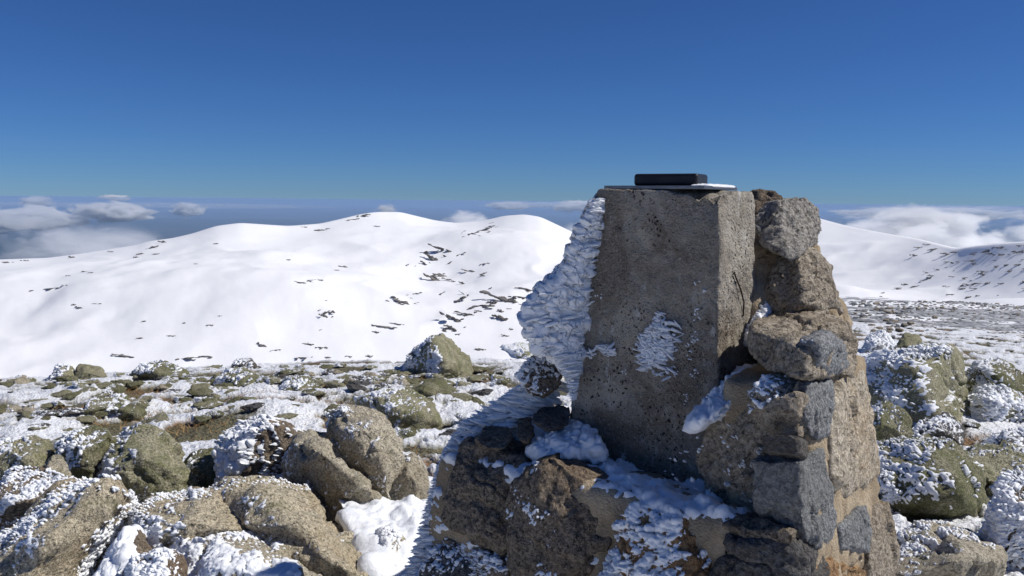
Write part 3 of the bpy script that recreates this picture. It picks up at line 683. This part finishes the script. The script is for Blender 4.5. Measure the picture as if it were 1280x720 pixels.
k = b.mix(b.ramp(b.noise(c, 8, 5, .65), .4, .62), (.30, .235, .155), (.42, .34, .235))
k = b.mix(b.ramp(b.noise(c, 45, 4, .7), .55, .75, 0, .8), k, (.17, .125, .08))
M['mortar'] = b.bsdf(k, .95, b.bump(b.math('ADD', b.noise(c, 40, 5, .7), b.noise(c, 150, 2)), .6, .012), .15)

zt, zb = PC[2] + .008, .78
def pil(u, v, z, lean=0.0): return PC2 + UF * u + UR * v + np.array([0, 0, z])
t_ = .035
pts = [pil(0, 0, zt), pil(.383, -.004, zt), pil(.383, .27, zt), pil(0, .27, zt), pil(-t_, -t_, zb), pil(.37 + .085, -t_, zb), pil(.37 + .06, .27 + t_, zb), pil(-t_, .27 + t_, zb)]
V, F = rock_mesh(pts, 7, 70, .008, 2.2, .004, 901, cuts=0, fract=0)
# chipped upper corner and worn arris
F1, r1, _ = worley(V * 16, 12)
N = vnormals(V, F); chip = sstep(.16, .0, np.linalg.norm((V - pil(.02, .0, zt)) * np.array([1, 1, 1.3]), axis=1))
V = V - (N * .3 + np.array([0, 0, .7])) * (chip * .03 * (1 + .8 * perlin(V * 30, 2)))[:, None]
V = V + N * (.004 * perlin(V * 26, 7) + .003 * perlin(V * 60, 8))[:, None]
part('concrete_block', V, F, M['concrete'])

# steel plate, black box, iron staple
def bevel_box(name, cen, ax, ay, hx, hy, hz, bev, mat, parent, base=CB, seg=3, vert_only=False):
    bm = bmesh.new(); bmesh.ops.create_cube(bm, size=2)
    for v in bm.verts:
        q = cen + ax * v.co.x * hx + ay * v.co.y * hy + np.array([0, 0, 1]) * v.co.z * hz - base; v.co = Vector(q)
    bmesh.ops.recalc_face_normals(bm, faces=bm.faces)
    bmesh.ops.bevel(bm, geom=list(bm.edges), offset=bev, segments=seg, affect='EDGES', profile=.5)
    me = bpy.data.meshes.new(name); bm.to_mesh(me); bm.free(); me.materials.append(mat)
    return obj(name, me, parent)
b = NB('galvanised_steel'); c = b.coord()
M['steel'] = b.bsdf(b.mix(b.noise(c, 22, 4), (.12, .135, .16), (.22, .24, .26)), b.ramp(b.noise(c, 40, 4), .3, .7, .35, .6), None, .5, .85)
b = NB('black_painted_metal'); c = b.coord()
M['black'] = b.bsdf(b.mix(b.noise(c, 30, 4), (.008, .008, .010), (.018, .018, .022)), b.ramp(b.noise(c, 14, 4), .3, .7, .35, .55), b.bump(b.noise(c, 120, 3), .08, .002), .4)
b = NB('rusty_iron'); c = b.coord()
M['rust'] = b.bsdf(b.mix(b.noise(c, 40, 4), (.03, .022, .018), (.08, .05, .03)), .8, None, .3, .3)
PA, PB = azv(305), azv(35)
pcen = PC2 + UF * .205 + UR * .135 + np.array([0, 0, zt + .005])
bevel_box('steel_plate', pcen, UF, UR, .156, .126, .005, .0015, M['steel'], cairn)
# thin frost crust along the sunlit edge of the plate
D, F = ico(5); V = D * np.array([1, 1, 1.0])
fc = pcen + UR * .02 - UF * .125 + np.array([0, 0, .004])
Vf = fc + np.outer(np.sign(D[:, 0]) * np.abs(D[:, 0]) ** .5 * .034, UF) + np.outer(np.sign(D[:, 1]) * np.abs(D[:, 1]) ** .5 * .115, UR) + np.outer(D[:, 2] * .006, [0, 0, 1])
F1, r1, _ = worley(Vf / .008, 3); Vf[:, 2] += (.004 * r1 * (1 - F1)) * (D[:, 2] > 0)
part('frost', Vf, F, M['rime'], kind='stuff')
bc = pcen + UF * .015 + UR * .03 + np.array([0, 0, .006 + .0182])
box = bevel_box('black_box', bc, azv(299), azv(29), .098, .055, .0180, .009, M['black'], None, base=np.array([bc[0], bc[1], bc[2] - .0185]), seg=4)
box.location = (bc[0], bc[1], bc[2] - .0185)
tag(box, 'flat black box with rounded corners lying on the steel plate of the pillar', 'box')
def tube(path, rad, n=8):
    path = np.asarray(path, float); T = np.gradient(path, axis=0); T /= np.linalg.norm(T, axis=1)[:, None]
    V = []; 
    for p_, t in zip(path, T):
        a_ = np.cross(t, [.3, .5, .81]); a_ /= np.linalg.norm(a_); c_ = np.cross(t, a_)
        V += [p_ + rad * (a_ * math.cos(6.2832 * j / n) + c_ * math.sin(6.2832 * j / n)) for j in range(n)]
    F = [(i * n + j, i * n + (j + 1) % n, (i + 1) * n + (j + 1) % n) for i in range(len(path) - 1) for j in range(n)] + \
        [(i * n + j, (i + 1) * n + (j + 1) % n, (i + 1) * n + j) for i in range(len(path) - 1) for j in range(n)]
    return np.array(V), np.array(F)
def onR(px, py, off=0.0): return on_plane(px, py, PC2 + NR * (.012 + off), NR)
path = [onR(919, 338, -.03), onR(918, 341, .004), onR(921, 350, .007), onR(926, 362, .008), onR(930, 378, .007), onR(929, 394, .004), onR(927, 399, -.03)]
t2 = np.linspace(0, 6, 25); path = np.stack([np.interp(t2, range(7), [q[k] for q in path]) for k in range(3)], 1)
V, F = tube(path, .0024); part('iron_staple', V, F, M['rust'])

# masonry core of mortar
OC = P(1005, 560, 1.95); OC = np.array([OC[0], OC[1], 0])
nF = NF + np.array([0, 0, .12]); nF /= np.linalg.norm(nF); nR = NR + np.array([0, 0, .10]); nR /= np.linalg.norm(nR)
OFp = OC + np.array([0, 0, .9])
def cor(u, v, z, bat=.11):
    k = (.9 - z) * bat
    return OC + UF * u + UR * v + (NF + NR * 0) * 0 + np.array([0, 0, z]) + (-UF) * k * (1 if u < .3 else -1) + (-UR) * k * (1 if v < .3 else -1)
def core(u0, u1, v0, v1, z0, z1, ins, seed, res=6, amp=.012, k=40, snow=None):
    q = [cor(u, v, z) for u in (u0 + ins, u1 - ins) for v in (v0 + ins, v1 - ins) for z in (z0, z1)]
    V, F = rock_mesh(q, res, k, amp, 2.6, .010, seed, cuts=0, fract=.01); o = part('mortar', V, F, M['mortar'])
    if snow:
        rs_ = rime_shell(V, F, seed, sub=1, **snow)
        if rs_ is not None: part('snow', rs_[0], rs_[1], M['rime'], o, 'stuff')
    return o
zg = tz(OC[0], OC[1]) - .25
core(0, 1.12, 0, .84, zg, .83, .014, 11, 7, snow=dict(cover=.0, cell=.024, sheet=.016, a=.15, b=.75, nz=.8, nfreq=6))
core(-.005, .24, .10, .79, .6, 1.15, .012, 12, 6)
# individual stones
def wstone(poly, plane, mat, depth=.16, bulge=.02, seed=0, rime=None, label=None, res=6, k=44, amp=.03, off=0.0, fine=.022, extra=()):
    o_, n_ = plane; o_ = o_ + n_ * off
    cx0 = sum(q[0] for q in poly) / len(poly); cy0 = sum(q[1] for q in poly) / len(poly)
    poly = [(cx0 + (q[0] - cx0) * 1.08, cy0 + (q[1] - cy0) * 1.05) for q in poly]
    fr = [on_plane(px, py, o_, n_) for px, py in poly]; c_ = sum(fr) / len(fr)
    pts = [p_ + n_ * .0 for p_ in fr] + [c_ + (p_ - c_) * .85 - n_ * depth for p_ in fr] + [c_ + (p_ - c_) * .6 + n_ * bulge for p_ in fr] + list(extra)
    if plane is PLR:
        pts = [p_ - n_ * .002 for p_ in fr] + [c_ + (p_ - c_) * .9 - n_ * depth for p_ in fr] + [c_ + (p_ - c_) * .8 + n_ * .006 for p_ in fr]
        V, F = rock_mesh(pts, res, 90, .014, 2.4, .016, seed, lay=.004, cuts=3, fract=.03)
    else: V, F = rock_mesh(pts, res, k, amp, 2.0, fine, seed, lay=.008)
    o = part('stone', V, F, M[mat])
    if label: o['label'] = label
    if rime:
        rs_ = rime_shell(V, F, seed, sub=1, **dict(rime, cell=rime.get('cell', .02) * .8))
        if rs_ is not None: 
            q = part('rime', rs_[0], rs_[1], M['rime'], o, 'stuff')
    return o
def hstone(pts, mat, seed, rime=None, label=None, k=44, amp=.03, res=6, fine=.022):
    V, F = rock_mesh([P(*q) for q in pts], res, k, amp, 2.0, fine, seed, lay=.008)
    o = part('stone', V, F, M[mat])
    if label: o['label'] = label
    if rime:
        rs_ = rime_shell(V, F, seed, sub=1, **dict(rime, cell=rime.get('cell', .02) * .8))
        if rs_ is not None: part('rime', rs_[0], rs_[1], M['rime'], o, 'stuff')
    return o
PLF, PLR = (OFp, nF), (OFp, nR)
wstone([(1012,478),(1040,476),(1041,500),(1034,545),(1018,548),(1008,520)], PLR, 'slate', .12, .012, 21, label='dark blue grey upright stone')
wstone([(1042,478),(1078,466),(1088,500),(1102,592),(1055,622),(1043,600),(1040,540)], PLR, 'ochre', .16, .02, 22, label='large ochre stone with an orange split edge')
wstone([(1000,578),(1030,563),(1036,600),(1048,655),(1030,686),(1012,678),(1002,630)], PLR, 'slate', .12, .016, 23, label='long blue grey stone')
wstone([(1052,660),(1075,633),(1088,638),(1086,690),(1054,686)], PLR, 'slate', .1, .012, 24)
wstone([(1014,708),(1040,700),(1082,714),(1086,745),(1010,745)], PLR, 'orange', .12, .02, 25, label='rough orange stone')
wstone([(1091,625),(1110,632),(1124,725),(1088,745),(1089,690)], PLR, 'greytan', .16, .02, 26)
wstone([(995,545),(1008,552),(1006,575),(996,568)], PLR, 'dark', .08, .01, 27, res=5)
wstone([(1012,760),(1084,752),(1090,810),(1010,810)], PLR, 'slate', .12, .015, 28)
wstone([(1094,735),(1126,730),(1132,810),(1096,810)], PLR, 'greytan', .12, .015, 29)
PF2 = (OFp - NF * .13, NF)
wstone([(872,580),(884,540),(915,505),(962,500),(992,540),(1002,600),(998,660),(925,650),(882,622)], PF2, 'greytan', .22, .03, 31, amp=.035)
wstone([(925,513),(950,480),(990,476),(998,520),(992,595),(975,560)], (OFp - NF * .06, NF), 'greytan', .3, .015, 32, amp=.045, rime=dict(cover=-.25, cell=.02, b=.8, a=.3))
wstone([(890,678),(915,657),(960,668),(1000,674),(1014,760),(886,760)], PLF, 'dark', .22, .03, 33, label='dark stone below the snowy ledge')
wstone([(903,650),(960,654),(1000,668),(996,682),(940,676),(905,666)], PLF, 'brown', .2, .012, 34, res=6)
wstone([(738,760),(768,690),(795,645),(830,622),(852,645),(882,685),(890,760)], PLF, 'orange', .22, .05, 35, amp=.06, rime=dict(cover=.10, cell=.024, sheet=.004, b=.45, a=.6, nz=.9, nfreq=12), label='rusty orange stone patched with knobbly rime')
wstone([(545,640),(560,578),(576,548),(640,572),(638,692),(608,690),(550,672)], PLF, 'brown', .25, .03, 36, label='big upright brown stone')
wstone([(642,576),(680,566),(737,600),(762,640),(757,690),(722,760),(640,760),(640,690)], PLF, 'brown', .25, .035, 37, rime=dict(cover=-.26, cell=.014, sheet=.0, a=.4, b=.4, nz=.9, nfreq=8), label='dark stone veined with frost')
wstone([(524,692),(545,680),(598,712),(600,780),(515,780)], PLF, 'dark', .2, .03, 38, rime=dict(cover=-.25, cell=.018))
wstone([(550,676),(610,694),(638,702),(640,770),(602,745)], PLF, 'brown', .18, .01, 39, rime=dict(cover=-.15, cell=.018))
wstone([(600,785),(730,768),(735,850),(590,850)], PLF, 'brown', .2, .02, 40)
wstone([(742,770),(885,770),(890,850),(745,850)], PLF, 'dark', .2, .02, 41)
wstone([(892,768),(1008,768),(1008,850),(895,850)], PLF, 'greytan', .2, .02, 42)
hstone([(588,548,2.5),(600,535,2.62),(636,530,2.66),(642,545,2.52),(630,562,2.45),(600,560,2.46),(610,565,2.6)], 'brown', 51, res=5)
hstone([(645,545,2.48),(650,520,2.6),(664,518,2.62),(668,540,2.5),(655,556,2.44),(660,560,2.6)], 'brown', 52, res=5)
hstone([(648,470,2.62),(656,440,2.68),(690,432,2.72),(706,438,2.66),(704,480,2.58),(680,494,2.55),(655,490,2.58),(680,500,2.75)], 'brown', 53, rime=dict(cover=-.1, cell=.02, a=1, b=.2))
hstone([(664,525,2.5),(672,508,2.58),(700,504,2.6),(715,512,2.55),(712,532,2.46),(680,538,2.44),(690,540,2.6)], 'dark', 54, res=5)
# upper stones
hstone([(936,416,2.2),(1015,438,2.02),(1010,472,2.02),(950,464,2.10),(937,446,2.2),(1064,400,2.45),(1076,472,2.40),(956,384,2.5),(1030,381,2.56),(1000,380,2.62)], 'greytan', 61, rime=None, amp=.03, label='wide grey brown capping block')
def PRat(d0): return None
o61 = P(1017, 440, 2.02); n61 = np.cross(P(1070, 438, 2.41) - o61, P(1012, 470, 2.02) - o61); n61 /= np.linalg.norm(n61); n61 = n61 if n61 @ (EYE - o61) > 0 else -n61
wstone([(1019,432),(1045,413),(1060,436),(1060,463),(1034,470),(1020,462)], (o61 + n61 * .004, n61), 'slate', .06, .01, 62, rime=dict(cover=-.42, cell=.012, sheet=0), res=5, label='frosted grey stone')
hstone([(965,385,2.51),(1030,380,2.61),(1056,396,2.57),(1016,304,2.65),(992,312,2.57),(968,330,2.55),(1000,338,2.44),(1006,372,2.38),(960,395,2.53),(990,305,2.86),(1022,360,2.86),(1050,400,2.86)], 'greytan', 63, amp=.05)
hstone([(938,268,2.60),(950,254,2.60),(968,248,2.58),(1002,245,2.62),(1026,251,2.68),(1023,304,2.68),(1004,318,2.54),(985,328,2.50),(952,312,2.54),(938,290,2.60),(990,250,2.86),(1020,304,2.86)], 'grey', 64, amp=.03, label='grey stone crowning the cairn')
hstone([(930,243,2.74),(945,236,2.74),(975,240,2.74),(980,262,2.72),(940,270,2.70),(955,243,2.92),(976,262,2.92),(935,275,2.9)], 'brown', 65, res=5)
hstone([(926,330,2.67),(934,285,2.68),(962,262,2.66),(1004,290,2.71),(1014,380,2.66),(960,440,2.53),(934,440,2.61),(940,300,2.96),(1005,300,2.96),(1012,430,2.96),(940,440,2.96)], 'greytan', 66, amp=.05)
V, F = rock_mesh([P(*q) for q in [(930,420,2.56),(940,300,2.66),(952,270,2.66),(1010,285,2.68),(1018,375,2.6),(1058,402,2.54),(1070,470,2.52),(940,465,2.38),(945,290,2.95),(1010,300,2.95),(1060,420,2.95),(940,460,2.95)]], 6, 30, .03, 2.4, .014, 68); part('mortar', V, F, M['mortar'])

# snow packed on the ledges
def lump(pts, seed, cell=.02, k=9, amp=.05, res=6, lumpk=.6):
    V, F = rock_mesh(pts, res, k, amp, 2.0, .01, seed, cuts=0, fract=0); N = vnormals(V, F)
    F1, r1, r2 = worley(V / cell, seed); G1, _, _ = worley(V / (cell * .45), seed + 1)
    V = V + N * (cell * lumpk * (.3 + r1) * np.clip(1 - F1, 0, 1) + cell * .2 * (1 - G1))[:, None]
    return part('snow', V, F, M['rime'], kind='stuff')
lump(px_blob([(858,532,2.18),(880,520,2.2),(905,495,2.26),(925,465,2.36),(950,455,2.45),(955,470,2.36),(930,490,2.22),(905,515,2.14),(880,530,2.12)], 2.2, .03, .06), 72, .016, lumpk=1.3)
lump(px_blob([(660,560,2.48),(690,540,2.55),(720,522,2.56),(752,545,2.46),(760,565,2.42),(720,560,2.42),(690,572,2.42)], 2.5, .04, .06), 73, .018, lumpk=1.1, amp=.12)
lump(px_blob([(936,420,2.44),(943,398,2.5),(956,376,2.54),(964,384,2.52),(955,402,2.46),(946,424,2.42)], 2.4, .03, .05), 75, .012, lumpk=1.4)

# rime feathers
def wing(outline, base_line, n, seed, d_out, d_in, L0=(.03, .09), th=.012, slab=.10):
    """body of rime from the pillar's left edge out to an outline, shingled with feathers"""
    rgf = np.random.default_rng(seed); items = []
    oy = [q[1] for q in outline]; ox = [q[0] for q in outline]; by = [q[1] for q in base_line]; bx = [q[0] for q in base_line]
    for k in range(n):
        py = rgf.uniform(min(oy), max(oy)); x0 = np.interp(py, oy, ox); x1 = np.interp(py, by, bx); u = rgf.uniform() ** .55
        px = x1 + (x0 - x1) * u; L = math.exp(rgf.uniform(math.log(L0[0]), math.log(L0[1])))
        d = d_in + (d_out - d_in) * u + rgf.uniform(-.035, .06) * (1 - .5 * u)
        L = min(L, .012 + abs(x1 - px) / FPX * d)
        ptip = P(px, py, d); dr = np.array([-1, -.16 + .2 * rgf.normal(), -.10 + .5 * (py - 340) / -200 * .3 + .10 * rgf.normal()])
        drn = dr / np.linalg.norm(dr)
        items.append((ptip - drn * L, drn, L, L * rgf.uniform(.10, .26), L * rgf.uniform(.05, .13)))
    return items
outl = [(744,246),(737,262),(733,285),(728,305),(722,320),(704,334),(682,352),(662,372),(653,395),(652,418),(664,432),(690,446),(704,470),(712,500)]
basl = [(752,246),(748,285),(744,320),(738,360),(732,400),(726,440),(720,470),(716,502)]
it = wing(outl, basl, 650, 5, 2.485, 2.545, (.010, .060), .011)
V, F = feathers(it, 5); part('rime', V, F, M['feather'], kind='stuff')
# solid heart of the wing
for hseed, osl, bsl, dy in ((81, outl[4:11], basl[2:7], .15), (82, outl[:6], basl[:3], .08)):
    heart = [P(q[0] + 5, q[1] + 2, 2.50) for q in osl] + [P(q[0] - 2, q[1], 2.54) for q in bsl]
    heart = heart + [q + np.array([.02, dy, 0]) for q in heart]
    V, F = rock_mesh(heart, 7, 16, .04, 3, .02, hseed, cuts=0, fract=0); N = vnormals(V, F); Vt = V @ np.array([[1, 0, .25], [0, 1, 0], [0, 0, 1]])
    rdg = lambda f, sd: 1 - 2.2 * np.abs(perlin(Vt * np.array(f) + .6 * fbm(Vt * 14, 2, 33)[:, None], sd))
    V = V + N * (.014 * rdg([5, 5, 20], 4) + .009 * rdg([11, 11, 46], 6) + .006 * rdg([22, 22, 100], 7) + .003 * rdg([50, 50, 210], 8))[:, None] + np.outer(.018 * perlin(Vt * np.array([8, 8, 50]), 9), [-1, -.2, 0])
    part('rime', V, F, M['feather'], kind='stuff')
# rime bank down the left flank of the cairn
ol2 = [(652,478),(610,505),(572,528),(553,560),(538,600),(528,640),(512,690),(492,740)]
bl2 = [(690,478),(655,510),(625,535),(575,560),(560,600),(552,640),(545,690),(535,740)]
def wing2(n, seed):
    rgf = np.random.default_rng(seed); items = []
    for k in range(n):
        t = rgf.uniform(0, 7); i = int(min(t, 6)); f = t - i
        a0 = np.array(ol2[i]) * (1 - f) + np.array(ol2[i + 1]) * f; b0 = np.array(bl2[i]) * (1 - f) + np.array(bl2[i + 1]) * f
        u = rgf.uniform(); q = b0 + (a0 - b0) * u; d = 2.66 - .03 * t / 7 + .02 * u + rgf.uniform(-.03, .05)
        dr = np.array([-1, -.35 + .2 * rgf.normal(), .15 + .12 * rgf.normal()]); dr /= np.linalg.norm(dr); L = math.exp(rgf.uniform(-4.2, -2.3))
        items.append((P(q[0], q[1], d) - dr * L, dr, L, L * rgf.uniform(.10, .24), L * rgf.uniform(.06, .14)))
    return items
V, F = feathers(wing2(2000, 9), 9); part('rime', V, F, M['feather'], kind='stuff')
hb = [P(660,488,2.72), P(600,520,2.74), P(566,545,2.72), P(545,600,2.7), P(535,650,2.68), P(505,735,2.66), P(480,800,2.66), P(560,560,2.66), P(560,700,2.66), P(640,540,2.66)]
hb = hb + [q + np.array([.12, .22, -.02]) for q in hb]
V, F = rock_mesh(hb, 6, 16, .05, 2.5, .02, 83); part('rime', V, F, M['feather'], kind='stuff')
# feathers and flecks on the shaded concrete face
rgf = np.random.default_rng(15); items = []
def on_face(px, py, off=0.0): return on_plane(px, py, PC2 + NF * (off + .012 + (py - 240) * .00011), NF)
def flecks(cx, cy, rx, ry, n, L=(.018, .05), wdt=(.002, .006)):
    for k in range(n):
        a_ = rgf.uniform(0, 6.28); q = math.sqrt(rgf.uniform()); px, py = cx + rx * q * math.cos(a_), cy + ry * q * math.sin(a_)
        l_ = L[0] * .5 + (L[1] - L[0] * .5) * rgf.uniform() ** 1.6; dr = np.array([-.8, -.35 + .25 * rgf.normal(), .22 + .38 * rgf.normal()]); dr /= np.linalg.norm(dr)
        items.append((on_face(px, py) - dr * l_ * .5, dr, l_, rgf.uniform(*wdt), rgf.uniform(*wdt) * .8))
flecks(820, 432, 21, 28, 150, (.008, .045), (.002, .008)); flecks(818, 436, 15, 20, 60, (.01, .03), (.004, .010)); flecks(826, 405, 10, 14, 40, (.02, .04)); flecks(812, 450, 14, 18, 40); flecks(842, 425, 8, 28, 26); flecks(800, 430, 6, 14, 10); flecks(835, 465, 14, 8, 8)
flecks(757, 438, 14, 7, 28); flecks(735, 442, 9, 5, 14); flecks(722, 452, 6, 6, 10)
for (a_, b_, n_, s_) in [(872,355,6,5),(870,395,9,6),(868,422,10,5),(862,440,8,8),(748,370,5,5),(800,300,0,0),(880,360,4,3),(738,375,4,3),(780,468,5,4),(855,500,6,6),(845,462,6,6),(870,470,8,8)]:
    if n_: flecks(a_, b_, s_ * .9, s_ * 1.6, n_, (.004, .014), (.0015, .0035))
V, F = feathers(items, 16); part('rime', V, F, M['rime'], kind='stuff')
# flecks on the dark recess under the pillar
items = []; rgf = np.random.default_rng(17)
for k in range(150):
    px, py = rgf.uniform(830, 985), rgf.uniform(530, 630)
    if fbm(np.array([[px / 30, py / 30, 0]]), 2, 3)[0] < .02: continue
    p_ = on_plane(px, py, OFp - NF * .10, NF); dr = np.array([-.6, -.5, .4]) + rgf.normal(size=3) * .2; l_ = rgf.uniform(.006, .022)
    items.append((p_ - dr * l_ * .7, dr, l_, l_ * rgf.uniform(.15, .4), l_ * rgf.uniform(.12, .3)))
V, F = feathers(items, 18); part('rime', V, F, M['rime'], kind='stuff')

# ------------------------------------------------------------------ dry grass on the slope
Vs, Fs, n0 = [], [], 0; rgf = np.random.default_rng(31); tri = []
px = rgf.uniform(-40, 660, 420); py = 468 + 95 * rgf.uniform(size=420)
for a_, b_ in zip(px, py):
    h_ = hit(a_, b_, 4, 25)
    if h_ is None: continue
    pt, d = h_
    if fbm(np.array([[pt[0] * .5, pt[1] * .5, 1.7]]), 3, 12)[0] < .2: continue
    for k in range(26):
        o = pt + np.array([rgf.normal() * .12, rgf.normal() * .12, -.02]); hgt = rgf.uniform(.02, .055); ln = rgf.normal(size=2) * .05; wd = .005
        an = rgf.uniform(0, 6.28); wv = np.array([math.cos(an), math.sin(an), 0]) * wd
        Vs.append(np.array([o - wv, o + wv, o + np.array([ln[0], ln[1], hgt])])); Fs.append(np.arange(3) + n0); n0 += 3
b = NB('dry_grass'); c = b.coord(); M['grass'] = b.bsdf(b.mix(b.noise(c, 6, 3), (.30, .15, .06), (.36, .27, .13)), .8, None, .2)
if Vs:
    gr = obj('dry_grass', mesh_np('dry_grass', np.concatenate(Vs), np.array(Fs), M['grass'], False)); tag(gr, 'rust brown dry grass poking through the snow crust of the slope', 'grass', kind='stuff')

# ------------------------------------------------------------------ clouds below the summit, and the air
def cloud_mat(name, dens, nscale, thr, stretch=(1, 1, 1), seed=0., soft=.24):
    b = NB(name); mp = b.n('ShaderNodeMapping'); b.l(b.tc.outputs['Object'], mp.inputs[0]); mp.inputs['Scale'].default_value = stretch
    mp.inputs['Location'].default_value = (seed, seed * .7, seed * 1.3)
    nz = b.noise(mp.outputs[0], nscale, 7, .66, .5)
    ln = b.n('ShaderNodeVectorMath', operation='LENGTH'); b.l(b.tc.outputs['Object'], ln.inputs[0])
    f = b.math('SUBTRACT', b.math('ADD', b.math('MULTIPLY', nz, 4.6), b.ramp(ln.outputs['Value'], .1, 1.0, .35, -1.3)), thr + 1.8)
    dn = b.math('MULTIPLY', b.ramp(f, 0, soft), dens)
    pv = b.n('ShaderNodeVolumePrincipled'); pv.inputs['Color'].default_value = (.97, .975, .98, 1); b.l(dn, pv.inputs['Density']); pv.inputs['Anisotropy'].default_value = .2
    b.l(pv.outputs[0], b.out.inputs['Volume']); return b.m
D3, F3 = ico(3)
def cloud(px0, px1, py0, py1, d, dens, label, nscale=2.2, thr=.5, seed=0., depth=1.0, cat='cloud', grp='clouds over the lowland'):
    c_ = P((px0 + px1) / 2, (py0 + py1) / 2, d); hw = (px1 - px0) / 2 / FPX * d * 1.15; hh_ = (py1 - py0) / 2 / FPX * d * 1.15
    m = cloud_mat('cloud_vapour', dens * 2.2, nscale * 1.5, thr, (.62, 1, max(.4, hh_ / hw * 1.5)), seed)
    m.cycles.volume_step_rate = .15
    o = obj('cloud', mesh_np('cloud', D3, F3, m), loc=c_); o.scale = (hw, hw * depth, hh_)
    tag(o, label, cat, grp); return o
rgc = np.random.default_rng(77)
cloud(-90, 140, 250, 296, 15000, .010, 'long ragged cloud bank floating over the hazy lowland', 3.0, .16, 1.0)
cloud(75, 215, 248, 282, 15500, .014, 'bright puffy cloud at the end of the ragged cloud bank', 2.8, .18, 2.0)
cloud(110, 180, 241, 254, 32000, .008, 'small thin cloud above the bright puffy cloud', 3, .42, 3.0)
cloud(10, 80, 240, 264, 26000, .009, 'small ragged cloud rising behind the cloud bank', 3, .44, 4.0)
cloud(200, 270, 246, 278, 20000, .010, 'small cloud between the cloud bank and the white ridge', 3.0, .44, 5.0)
cloud(-140, 340, 254, 362, 2600, .0026, 'veil of mist rising behind the snowy ridge', 2.4, .66, 6.0, .6, 'mist', 'mist behind the ridges')
cloud(462, 505, 252, 270, 9000, .012, 'tiny cloud resting on the domed summit', 3, .40, 7.0)
cloud(540, 630, 254, 296, 2700, .012, 'puff of mist in the saddle between the two white summits', 2.6, .42, 8.0, 1., 'mist', 'mist behind the ridges')
cloud(590, 680, 248, 266, 30000, .008, 'row of small clouds above the saddle', 3.6, .42, 9.0)
cloud(660, 790, 246, 270, 24000, .008, 'long white cloud seen over the summit beside the pillar', 3.4, .40, 9.7)
cloud(640, 790, 264, 335, 2800, .009, 'mist hugging the far side of the summit beside the pillar', 2.6, .44, 10., .6, 'mist', 'mist behind the ridges')
cloud(1000, 1330, 254, 282, 24000, .009, 'flat cloud layer along the horizon beyond the cairn', 3.6, .38, 11.)
cloud(1040, 1275, 248, 345, 2300, .022, 'dense white fog bank spilling over the rocky ridge', 1.8, -.15, 12., .5, 'fog bank', 'mist behind the ridges')
cloud(1200, 1420, 262, 330, 2500, .009, 'thinner grey mist beside the dense fog bank', 2.6, .42, 13., .5, 'mist', 'mist behind the ridges')
cloud(-200, 560, 251, 262, 60000, .0016, 'thin broken cloud line near the horizon behind the ridge', 7.0, .40, 14., .25)
cloud(1000, 1400, 255, 268, 50000, .003, 'thin white cloud band on the horizon above the fog bank', 6.0, .2, 15., .25)
cloud(560, 800, 250, 263, 48000, .003, 'thin white cloud band on the horizon beside the pillar', 6.0, .26, 16., .25)
cloud(-60, 320, 268, 345, 3000, .006, 'low mist tongue drifting along the back of the ridge', 3.0, .62, 17., .4, 'mist', 'mist behind the ridges')
cloud(-40, 110, 262, 294, 11000, .004, 'grey lower cloud under the ragged cloud bank', 3.4, .40, 18.)

b = NB('clear_blue_air'); pv = b.n('ShaderNodeVolumePrincipled'); pv.inputs['Color'].default_value = (.42, .63, .97, 1); pv.inputs['Density'].default_value = 2.6e-5
b.l(pv.outputs[0], b.out.inputs['Volume'])
bm = bmesh.new(); bmesh.ops.create_cube(bm, size=1)
for v in bm.verts: v.co = (v.co.x * 270000, v.co.y * 270000, (3.2 if v.co.z > 0 else -2650))
me = bpy.data.meshes.new('haze'); bm.to_mesh(me); bm.free(); me.materials.append(b.m)
hz = obj('haze', me); tag(hz, 'blue haze filling the air over the lowland', 'haze', kind='stuff')
